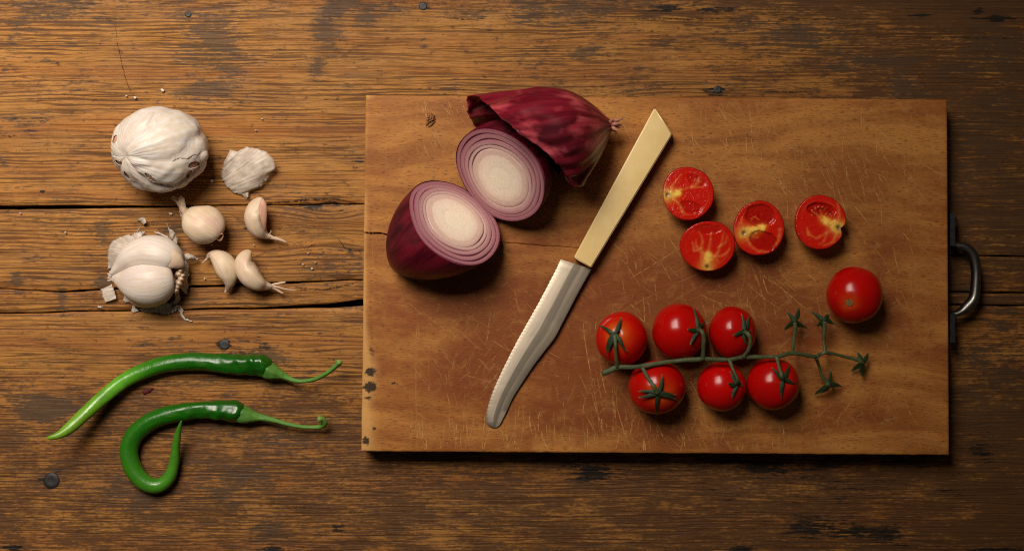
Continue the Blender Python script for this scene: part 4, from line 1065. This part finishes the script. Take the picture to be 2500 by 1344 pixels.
# ------------------------------------------------------------------ knife
def mat_blade():
    t = NT('worn_blade_steel')
    g = t.attr('grain', 'Vector')
    st = t.noise(t.vscale(g, (1.2, 40, 1)), 1, 4, .65)
    bl = t.noise(t.vscale(g, (1.7, 4.5, 1)), 1, 3)
    c = t.mix(t.step(st, .3, .7), (0.52, 0.43, 0.33), (0.66, 0.56, 0.44))
    c = t.mix(t.step(bl, .50, .70, 0, .25), c, (0.28, 0.27, 0.255))  # faint grey blotches paint dark reflections into the steel colour
    t.set(color=c, metal=.92, rough=t.step(st, .3, .7, .46, .34))
    t.bump(st, .10, .0002)
    return t.mat
def knife():
    root = empty('knife', W(1410, 650, ZB), 'table knife with cream handle and serrated worn steel blade', 'knife')
    # blade: serrated edge on the left, back on the right
    L = catmull([(1369, 633), (1362, 647), (1322, 724), (1288, 785), (1254, 846), (1210, 936), (1192, 985), (1186, 1012), (1187, 1030)], 150)
    Rr = catmull([(1444, 656), (1410, 717), (1372, 790), (1354, 824), (1325, 862), (1297, 900), (1254, 967), (1236, 1006), (1224, 1030)], 150)
    seg = np.linspace(0, 1, 150)
    d = Rr - L; d /= np.linalg.norm(d, axis=1)[:, None]
    tooth = np.abs((seg * 46) % 1 - .5) * 2
    amp = 1.9 * sm(.02, .06, seg) * sm(1.0, .96, seg)
    L0 = L.copy(); L = L + d * (tooth * amp)[:, None]
    # rounded tip
    tl = np.array([(1188.5, 1033), (1190.5, 1036.5), (1194, 1039.5), (1199, 1042), (1204, 1043)]); tr = np.array([(1222.5, 1032.5), (1220.5, 1036), (1217, 1039.5), (1212.5, 1042), (1208, 1043.2)])
    L = np.vstack([L, tl]); L0 = np.vstack([L0, tl]); Rr = np.vstack([Rr, tr])
    n = len(L); seg = np.concatenate([seg, 1 + np.arange(1, 6) * .004])
    flat = np.concatenate([np.ones(150), [.9, .8, .65, .5, .35]])
    cross = [0, .06, .16, .42, .46, .66, .71, .96, 1]
    ztop = [0.2, 1.2, 2.2, 4.3, 4.4, 2.3, 2.1, 2.5, 1.7]   # px above the underside: ground bevel, ridge, hollow, back
    V = []; G = []
    zb = np.interp(seg, [0, 1], [ZB + .0050, ZB + .0010])
    for side in (1, 0):
        for i in range(n):
            for s, zt in zip(cross, ztop):
                Li = L[i] if s == 0 else L0[i]
                p = Li * (1 - s) + Rr[i] * s
                z = zb[i] + (zt * S * flat[i] if side else 0)
                V.append(tuple(W(p[0], p[1], z))); G.append((seg[i] * 3, s, 0))
    m = len(cross); F = grid_faces(n, m) + [f[::-1] for f in grid_faces(n, m, base=n * m)]
    for i in range(n - 1):
        for j in (0, m - 1):
            a, b = i * m + j, (i + 1) * m + j
            F.append((a, b, b + n * m, a + n * m))
    q = (n - 1) * m
    F.append(tuple(q + j for j in range(m)) + tuple(n * m + q + j for j in range(m - 1, -1, -1)))
    # neck beside the handle
    F.append(tuple(range(m - 1, -1, -1)) + tuple(n * m + j for j in range(m)))
    o = mesh_obj('blade', V, F, mat_blade(), root, attrs=dict(grain=G))
    fix_normals(o)
    o.modifiers.new('Edge', 'EDGE_SPLIT').split_angle = math.radians(25)
    # bolster tang going into the handle
    bm = bmesh.new()
    z0, z1 = ZB + .0003, ZB + .0105
    out = [(1400, 629), (1443, 655), (1642, 328), (1598, 262)]
    vs = [bm.verts.new(W(x, y, z)) for z in (z0, z1) for x, y in out]
    for q in ((0, 1, 2, 3), (7, 6, 5, 4), (0, 4, 5, 1), (1, 5, 6, 2), (2, 6, 7, 3), (3, 7, 4, 0)): bm.faces.new([vs[i] for i in q])
    bmesh.ops.recalc_face_normals(bm, faces=bm.faces)
    bmesh.ops.bevel(bm, geom=bm.edges[:], offset=3.2 * S, segments=4, affect='EDGES')
    me = bpy.data.meshes.new('handle'); 
    for vv in bm.verts: vv.co -= root.location
    bm.to_mesh(me); bm.free()
    me.polygons.foreach_set('use_smooth', [True] * len(me.polygons))
    t = NT('cream_plastic')
    nn = t.noise(t.wpos(), 60, 3); sp = t.noise(t.wpos(), 1500, 2)
    c = t.mix(t.step(nn, .35, .7), (0.69, 0.49, 0.205), (0.75, 0.56, 0.26))
    c = t.mix(t.step(sp, .74, .78, 0, .6), c, (0.25, .16, .06))
    t.set(color=c, rough=.34, spec=.5, sss=.06); t.sssr((1, .8, .4), .002)
    t.bump(t.noise(t.wpos(), 300, 3), .05, .0004)
    me.materials.append(t.mat)
    h = bpy.data.objects.new('handle', me); COL.objects.link(h); h.parent = root
    md = h.modifiers.new('n', 'WEIGHTED_NORMAL')
knife()

# ------------------------------------------------------------------ tomatoes
def mat_tomato():
    t = NT('tomato_skin')
    c = t.attr('Col', 'Color')
    n = t.noise(t.wpos(), 220, 3)
    c = t.mix(t.step(n, .4, .7, 0, .3), c, t.mix(.6, c, (0.38, 0.008, 0.003)))
    t.set(color=c, rough=.20, spec=.28, sss=.08)
    t.sssr((1, .12, .06), .003)
    t.bump(t.noise(t.wpos(), 900, 2), .03, .0003)
    return t.mat
def mat_flesh():
    t = NT('tomato_flesh')
    c = t.attr('Col', 'Color')
    n = t.noise(t.wpos(), 380, 4, .6); n2 = t.noise(t.wpos(), 1300, 3, .6)
    c = t.mix(t.step(n, .4, .72, 0, .25), c, t.mix(.7, c, (0.34, 0.006, 0.003)))
    t.set(color=c, rough=t.step(n, .35, .65, .10, .22), spec=.32, sss=.15)
    t.sssr((1, .15, .06), .003)
    t.bump(t.add(n, t.mul(n2, .5)), .35, .0007)
    return t.mat
M_TOM, M_TFLESH = mat_tomato(), mat_flesh()
RED = np.array((0.44, 0.0022, 0.0012)); ORG = np.array((0.52, 0.12, 0.010))

def tomato_mesh(cx, cy, rx, ry, rz, zc, stem_px, orange, seed, parent, name='tomato'):
    sx = (stem_px[0] - cx) / rx; sy = -(stem_px[1] - cy) / ry
    d2 = min(sx * sx + sy * sy, .95); ax = np.array((sx, sy, math.sqrt(1 - d2)))
    TH, PH, D = sphere_dirs(64, 80, ax, (1, 0, 0) if abs(ax[0]) < .8 else (0, 1, 0))
    rad = 1 - .05 * np.exp(-(TH / .16) ** 2) + .008 * np.cos(5 * PH + seed) * np.sin(TH) + .012 * fbm(D[..., 0] * 1.5 + seed, D[..., 1] * 1.5, D[..., 2] * 1.5, 2)
    c = np.array(W(cx, cy, zc))
    k = (H - zc) / H
    P = c + D * rad[..., None] * np.array((rx, ry, rz)) * S * k
    P[..., 2] = np.maximum(P[..., 2], ZB + .0002)
    w = orange * np.exp(-(TH / (.46 if orange > .7 else .30)) ** 2) * (0.75 + .5 * fbm(PH * 1.2 + seed, TH * 3, 0, 2))
    w = np.clip(w, 0, 1)
    col = RED * np.array((1 - .16 * abs(math.sin(seed * 2.3)), 1, 1)) * (1 - w)[..., None] + ORG * w[..., None]
    return mesh_obj(name, P.reshape(-1, 3), grid_faces(64, 80, True), M_TOM, parent, cols=col.reshape(-1, 3)), c, ax

def sepals(center, tips, zc, surf=None, w=6.0, tip_pale=True, seed=0):
    """star of narrow leaves; surf(px,py) gives the height they lie on"""
    parts = []; T = []
    for i, tp in enumerate(tips):
        C = []
        for s, ww in ((0, 4), (.25, w), (.55, w * .75), (.85, w * .35), (1, .5)):
            x = center[0] + (tp[0] - center[0]) * s + (3 * math.sin(s * 3 + i) if 0 < s < 1 else 0); y = center[1] + (tp[1] - center[1]) * s + (3 * math.cos(s * 2.5 + i * 2) if 0 < s < 1 else 0)
            z = zc + .0012 * math.sin(s * 2.6) if surf is None else max(surf(x, y), ZB + .0006) + .0010 + .0024 * s ** 2 * (1 if (i + seed) % 2 else .4)
            C.append((x, y, z, ww, max(ww * .17, .4)))
        v, f, t, a = sweep(C, 14, 8)
        parts.append((v, f)); T.append(t)
    v, f = merge(parts); t = np.concatenate(T)
    return v, f, lerp_col(t, [(0, (.018, .034, .012)), (.6, (.014, .028, .010)), (.85, (.045, .050, .018)), (1, (.26, .16, .07))]), t

def put_calyx(center, tips, zc, parent, surf=None, w=6.0, seed=0):
    v, f, c, t = sepals(center, tips, zc, surf, w, True, seed)
    return fix_normals(mesh_obj('calyx', v, f, M_STEM, parent, cols=c, attrs=dict(grain=np.stack([v[:, 0] * 300, v[:, 1] * 300, v[:, 2] * 300], -1))))

# whole tomato standing alone
lone = empty('tomato', W(2086, 720, ZB), 'single whole tomato off the vine with its stem scar showing', 'tomato')
ob, c, ax = tomato_mesh(2086, 720, 68, 69.5, 64, ZB + .0160, (2059, 739), .6, 3.0, lone, 'fruit')
sc = Vector(c) + Vector(ax) * (60.8 * S)
v, f = lathe([(9 * S, -.0008), (8.5 * S, .0002), (7 * S, .0003), (5 * S, .0000), (3 * S, .0003), (1e-6, .0002)], 20, sc, tuple(ax), lambda i, a: 1 + .06 * math.sin(5 * a + i))
mesh_obj('stem_scar', v, f, mat_plain('stem_scar', (.22, .13, .05), .9, 0.0, .1), lone)

# vine tomatoes: one truss
truss = empty('tomato_truss', W(1790, 875, ZB), 'green vine with six red cherry tomatoes attached and four bare calyxes', 'tomato truss')
TOM = [  # cx, cy, rx, ry, stem px, orange, sepal tips
 (1517, 826, 63, 66, (1501, 815), 1.0, [(1462, 794), (1518, 774), (1534, 857), (1482, 870), (1476, 860)]),
 (1658, 808, 66, 68, (1704, 803), .25, [(1692, 751), (1723, 797), (1686, 841), (1678, 804), (1726, 785)]),
 (1788, 810, 57, 63, (1817, 808), .1, [(1809, 765), (1831, 771), (1789, 816), (1824, 841), (1834, 812)]),
 (1603, 945, 70, 66, (1607, 960), .75, [(1616, 912), (1557, 955), (1558, 968), (1605, 1014), (1656, 979), (1651, 961)]),
 (1762, 943, 60, 60, (1797, 937), .1, [(1780, 906), (1815, 944), (1789, 971), (1777, 935)]),
 (1887, 936, 64, 64, (1911, 926), .15, [(1882, 897), (1931, 889), (1947, 933), (1910, 973)]),
]
ZS = []
for i, (cx, cy, rx, ry, sp, og, tips) in enumerate(TOM):
    rz = (rx + ry) / 2 * .96; zc = ZB + rz * S * .97
    ob, c, ax = tomato_mesh(cx, cy, rx, ry, rz, zc, sp, og, i * 1.7, truss)
    def surf(x, y, cx=cx, cy=cy, rx=rx, ry=ry, rz=rz, zc=zc):
        q = ((x - cx) / rx) ** 2 + ((y - cy) / ry) ** 2
        return zc + rz * S * math.sqrt(max(1 - q, 0.0)) - (0.004 * max(q - 1, 0))
    ZS.append(surf(*sp))
    put_calyx(sp, tips, 0, ob, surf, 5.2, i)
zv = ZB + .026
def tube(parts, pts, n=24):
    pts = [(a, b, c, d * .80, e * .80) for a, b, c, d, e in pts]
    v, f, t, a = sweep(pts, n, 12, prof=lambda t, a: 1 + .10 * math.sin(3 * a) + .30 * math.exp(-(t / .07) ** 2), wob=.22, wobscale=max(1, n / 20), seed=pts[0][0])
    parts.append((v, f, t))
parts = []
tube(parts, [(1469, 912, zv, 6, 6), (1486, 905, zv, 6.5, 6.5), (1506, 896, zv, 7, 7), (1535, 895, zv + .001, 6.5, 6.5), (1563, 894, zv + .001, 7, 7), (1633, 882, zv, 6, 6), (1715, 876, zv, 6.5, 6.5), (1780, 877, zv, 6, 6), (1815, 871, zv - .001, 6, 6), (1894, 870, zv - .001, 5.5, 5.5), (1934, 861, zv - .004, 5.5, 5.5), (1992, 871, zv - .009, 5.5, 5.5)], 90)
tube(parts, [(1507, 894, zv, 6, 6), (1504, 870, zv + .004, 5, 5), (1503, 845, ZS[0] + .002, 5, 5), (1501, 816, ZS[0] + .0005, 6.5, 6.5)])
tube(parts, [(1566, 894, zv, 6, 6), (1580, 918, zv + .005, 5, 5), (1596, 942, ZS[3] + .003, 5, 5), (1606, 960, ZS[3] + .0006, 6.5, 6.5)])
tube(parts, [(1715, 877, zv, 6, 6), (1717, 850, zv + .003, 5.5, 5.5), (1718, 822, ZS[1] + .005, 5.5, 5.5), (1712, 808, ZS[1] + .005, 6, 6), (1703, 804, ZS[1] + .001, 7, 7)])
tube(parts, [(1815, 871, zv, 5.5, 5.5), (1828, 850, zv + .003, 5, 5), (1832, 828, ZS[2] + .004, 5, 5), (1826, 815, ZS[2] + .004, 6, 6), (1817, 810, ZS[2] + .001, 6.5, 6.5)])
tube(parts, [(1780, 878, zv, 5.5, 5.5), (1790, 902, zv + .003, 4.5, 4.5), (1800, 925, ZS[4] + .004, 4.5, 4.5), (1798, 937, ZS[4] + .001, 6, 6)])
tube(parts, [(1896, 871, zv, 5.5, 5.5), (1903, 898, zv + .004, 4.5, 4.5), (1908, 915, ZS[5] + .003, 5, 5), (1911, 926, ZS[5] + .0006, 6, 6)])
ze = ZB + .014
tube(parts, [(1934, 862, zv - .004, 5.5, 5.5), (1938, 830, ze, 5, 5), (1941, 800, ze, 5.5, 5.5), (1941, 786, ze, 7, 7)])
tube(parts, [(1992, 871, zv - .009, 5.5, 5.5), (2002, 863, ze, 5, 5), (2013, 858, ze, 6, 6), (2012, 830, ze - .001, 5, 5), (2013, 800, ze, 5.5, 5.5), (2013, 784, ze, 7, 7)])
tube(parts, [(2012, 859, ze, 5, 5), (2040, 864, ze - .002, 4.5, 4.5), (2070, 872, ze - .004, 4.5, 4.5), (2092, 877, ze - .005, 6, 6), (2104, 883, ze - .005, 7, 7)])
tube(parts, [(1992, 871, zv - .009, 5, 5), (2000, 895, ze - .002, 4.5, 4.5), (2006, 916, ze - .003, 4.5, 4.5), (2016, 930, ze - .004, 5.5, 5.5), (2022, 939, ze - .004, 7, 7)])
v, f = merge([(p[0], p[1]) for p in parts])
fix_normals(mesh_obj('vine_stem', v, f, M_STEM, truss, cols=np.tile((.060, .072, .026), (len(v), 1)) * (1 + .25 * vn(v[:, 0] * 300, v[:, 1] * 300, 0))[:, None], attrs=dict(grain=v * 250)))
for i, (cpt, tips, z) in enumerate((((1941, 782), [(1917, 762), (1953, 749), (1913, 805), (1973, 802)], ze), ((2013, 780), [(1975, 760), (2024, 767), (2042, 787), (1995, 799), (2007, 805)], ze),
        ((2106, 885), [(2090, 858), (2123, 861), (2077, 905), (2109, 922)], ze - .005), ((2023, 940), [(2027, 902), (2059, 944), (1986, 962), (2004, 962)], ze - .004))):
    def surf(x, y, cpt=cpt, z=z): return z - .00022 * math.hypot(x - cpt[0], y - cpt[1])
    put_calyx(cpt, tips, z, truss, surf, 6.0, i)

# cut tomatoes
def tomato_half(label, cx, cy, rx, ry, scar, core_tip, chambers, veins, seed, tilt=(0, 0), notch=None, core_w=11, seeds=()):
    root = empty('tomato_half', W(cx, cy, ZB), label, 'tomato half', 'cut tomato halves')
    zf = ZB + .0155; nphi, nr = 170, 46
    ph = np.linspace(0, 2 * math.pi, nphi, endpoint=False)
    rim = 1 + .012 * np.sin(2 * ph + seed) + .012 * np.sin(3 * ph + seed * 2) + .010 * vn(np.cos(ph) * 3 + seed, np.sin(ph) * 3)
    sang = math.atan2(scar[1] - cy, scar[0] - cx)
    dph = np.abs((ph - sang + math.pi) % (2 * math.pi) - math.pi)
    rim = rim - (notch or .02) * np.exp(-(dph / .16) ** 2)
    k = (H - zf) / H
    def zt(x, y): return zf + ((x - cx) * tilt[0] + (y - cy) * tilt[1]) * S
    # body under the cut
    V = []; C = []
    nb = 26
    for i in range(nb):
        th = (i / (nb - 1)) * math.pi / 2
        for j in range(nphi):
            rr = rim[j] * (1.0 + .035 * math.sin(th * 2)) * math.cos(th) if i < nb - 1 else .0005
            x = cx + rx * rr * math.cos(ph[j]); y = cy + ry * rr * math.sin(ph[j])
            z0 = zt(x, y) if i < 4 else zt(cx + rx * rr * math.cos(ph[j]), y)
            z = z0 - (zf - ZB - .0003) * math.sin(th)
            kk = k
            V.append(((x - 1250) * S * k, (672 - y) * S * k, max(z, ZB + .0002))); C.append(RED * (1, 1, 1))
    fix_normals(mesh_obj('skin', V, grid_faces(nb, nphi, True), M_TOM, root, cols=np.array(C)))
    # cut face
    rs = np.concatenate([np.linspace(0.004, .9, nr - 8), [.92, .94, .96, .975, .985, .993, .998, 1.0]])
    RS, PHg = np.meshgrid(rs, ph, indexing='ij'); RIM = np.tile(rim, (len(rs), 1))
    X = cx + rx * RS * RIM * np.cos(PHg); Y = cy + ry * RS * RIM * np.sin(PHg)
    hgt = np.zeros_like(X); 
    hgt += np.where(RS > .96, -.0007 * ((RS - .96) / .04) ** 2, 0)
    jx = X + 2.5 * fbm(X / 12, Y / 12, seed, 3); jy = Y + 2.5 * fbm(X / 12, Y / 12, seed + 9, 3)
    col = np.tile(np.array((.52, .010, .004)), X.shape + (1,))
    def mixc(m, c): 
        nonlocal col
        m = np.clip(m, 0, 1)[..., None]; col = col * (1 - m) + np.array(c) * m
    mixc(sm(.80, .86, RS) * .6, (.46, .010, .004))
    mixc(sm(.965, 1.0, RS) * .7, (.34, .006, .004))
    mixc(np.exp(-((RS - .80) / .025) ** 2) * np.clip(.5 + fbm(PHg * 1.5, seed, 0, 2), 0, 1) * .35, (.58, .10, .03))
    for (hx, hy, a, b, r, dep) in chambers:
        ux, uy = jx - hx, jy - hy; p = ux * math.cos(r) + uy * math.sin(r); q = -ux * math.sin(r) + uy * math.cos(r)
        d = np.hypot(p / a, q / b); m = sm(1.05, .82, d)
        hgt -= m * dep * .001; mixc(m * min(.85, .35 + .4 * dep), (.32, .004, .002))
    def dist(pl):
        best = np.full(X.shape, 1e9); tb = np.zeros(X.shape)
        pl = np.array(pl, float); L = len(pl) - 1
        for i in range(L):
            a, b = pl[i], pl[i + 1]; l2 = ((b - a) ** 2).sum()
            t = np.clip(((jx - a[0]) * (b[0] - a[0]) + (jy - a[1]) * (b[1] - a[1])) / l2, 0, 1)
            d = np.hypot(jx - a[0] - t * (b[0] - a[0]), jy - a[1] - t * (b[1] - a[1]))
            m = d < best; best = np.where(m, d, best); tb = np.where(m, (i + t) / L, tb)
        return best, tb
    for pl in veins:
        d, t = dist(pl); w = 3.8 - 1.6 * t
        m = np.exp(-(d / w) ** 2) * (.80 - .35 * t) * np.clip(.75 + .6 * fbm(X / 8, Y / 8, seed + 3, 2), .2, 1)
        mixc(m, (.66, .20, .045)); hgt += m * .0002
    d, t = dist([scar, core_tip]); w = (core_w + 3.5) * (1 - .5 * t) 
    m = np.exp(-(d / w) ** 2) * sm(1.02, .70, t) * np.clip(.9 + .5 * fbm(X / 9, Y / 9, seed + 5, 3), .3, 1.1)
    mixc(m * .85, (.70, .22, .02)); mixc(np.clip(m * 1.6 - .5, 0, 1), (.86, .55, .10)); hgt += m * .0003
    for (ex, ey) in seeds:
        ang = math.atan2(ey - core_tip[1], ex - core_tip[0]); ux, uy = X - ex, Y - ey
        d = np.hypot((ux * math.cos(ang) + uy * math.sin(ang)) / 4.0, (-ux * math.sin(ang) + uy * math.cos(ang)) / 2.0)
        m = sm(1.2, .6, d); mixc(m * .4, (.66, .22, .04)); hgt += m * .0002
    ds = np.hypot(jx - scar[0], jy - scar[1])
    mixc(np.exp(-(ds / 17) ** 2) * .7, (.60, .30, .06)); mixc(np.exp(-(ds / 6.0) ** 2) * 1.1, (.10, .07, .025)); hgt -= .0006 * np.exp(-(ds / 5) ** 2)
    Z = zt(X, Y) + hgt + .0002 + .00012 * fbm(X / 7, Y / 7, seed, 3)
    V = np.stack([(X - 1250) * S * k, (672 - Y) * S * k, Z], -1).reshape(-1, 3)
    o = mesh_obj('cut_face', V, grid_faces(len(rs), nphi, True), M_TFLESH, root, cols=col.reshape(-1, 3))
    fix_up(o)
    return root
tomato_half('tomato half nearest the knife handle with its stem scar on the left', 1680, 472, 62, 66, (1629, 476), (1672, 468), [(1685, 506, 30, 16, .2, .5), (1700, 440, 26, 14, .5, .4)],
  [[(1640, 470), (1645, 450), (1654, 438), (1662, 424)], [(1655, 466), (1676, 459), (1690, 456), (1716, 457)], [(1690, 456), (1697, 440), (1712, 442)], [(1696, 455), (1706, 444), (1708, 432)], [(1645, 486), (1658, 498), (1664, 512), (1666, 522)], [(1662, 510), (1672, 522)]], 1.0, (0, .05))
tomato_half('tomato half with branching pale veins and its stem scar at the bottom', 1728, 600, 67, 62, (1727, 650), (1730, 606), [(1728, 560, 34, 12, 0, .4)],
  [[(1715, 640), (1712, 612), (1715, 592), (1712, 574), (1706, 566)], [(1718, 620), (1700, 600), (1698, 585)], [(1712, 606), (1694, 612), (1690, 590)], [(1738, 638), (1752, 618), (1760, 596), (1766, 570)], [(1745, 628), (1768, 622), (1782, 606)], [(1754, 604), (1772, 592), (1776, 576)], [(1731, 610), (1733, 590), (1736, 568)], [(1740, 624), (1756, 640)]], 2.0, (0, -.1))
tomato_half('tomato half with dark hollow chambers and a yellow streak, between two other halves', 1853, 557, 62, 67, (1815, 569), (1880, 550), [(1856, 526, 38, 28, .1, 1.2), (1866, 588, 38, 24, .35, 1.2)],
  [[(1818, 560), (1810, 545), (1812, 530)], [(1822, 580), (1832, 600), (1850, 614), (1876, 616)], [(1830, 572), (1850, 580)], [(1905, 560), (1902, 585), (1890, 604)]], 3.0, (0, 0), core_w=11, seeds=[(1836, 534), (1841, 530), (1847, 531), (1852, 535)])
tomato_half('tomato half with a wet gel pocket and its stem scar on the right', 2003, 542, 63, 66, (2047, 555), (1994, 528), [(2004, 512, 36, 18, .1, 1.5), (2018, 524, 24, 14, .6, 1.2)],
  [[(2044, 545), (2050, 525), (2046, 505), (2044, 496)], [(2000, 530), (1996, 520)], [(2006, 528), (2008, 516)], [(2012, 530), (2020, 519)], [(2040, 560), (2016, 570), (1994, 580), (1972, 572)], [(2020, 568), (2012, 588), (2000, 596)], [(2044, 566), (2034, 590), (2010, 600)], [(1975, 572), (1970, 555)]], 4.0, (0, .02), .16, 13, [(1985, 515), (1992, 508), (2000, 504), (2009, 506), (2016, 510), (1982, 524), (1990, 520), (2004, 512)])
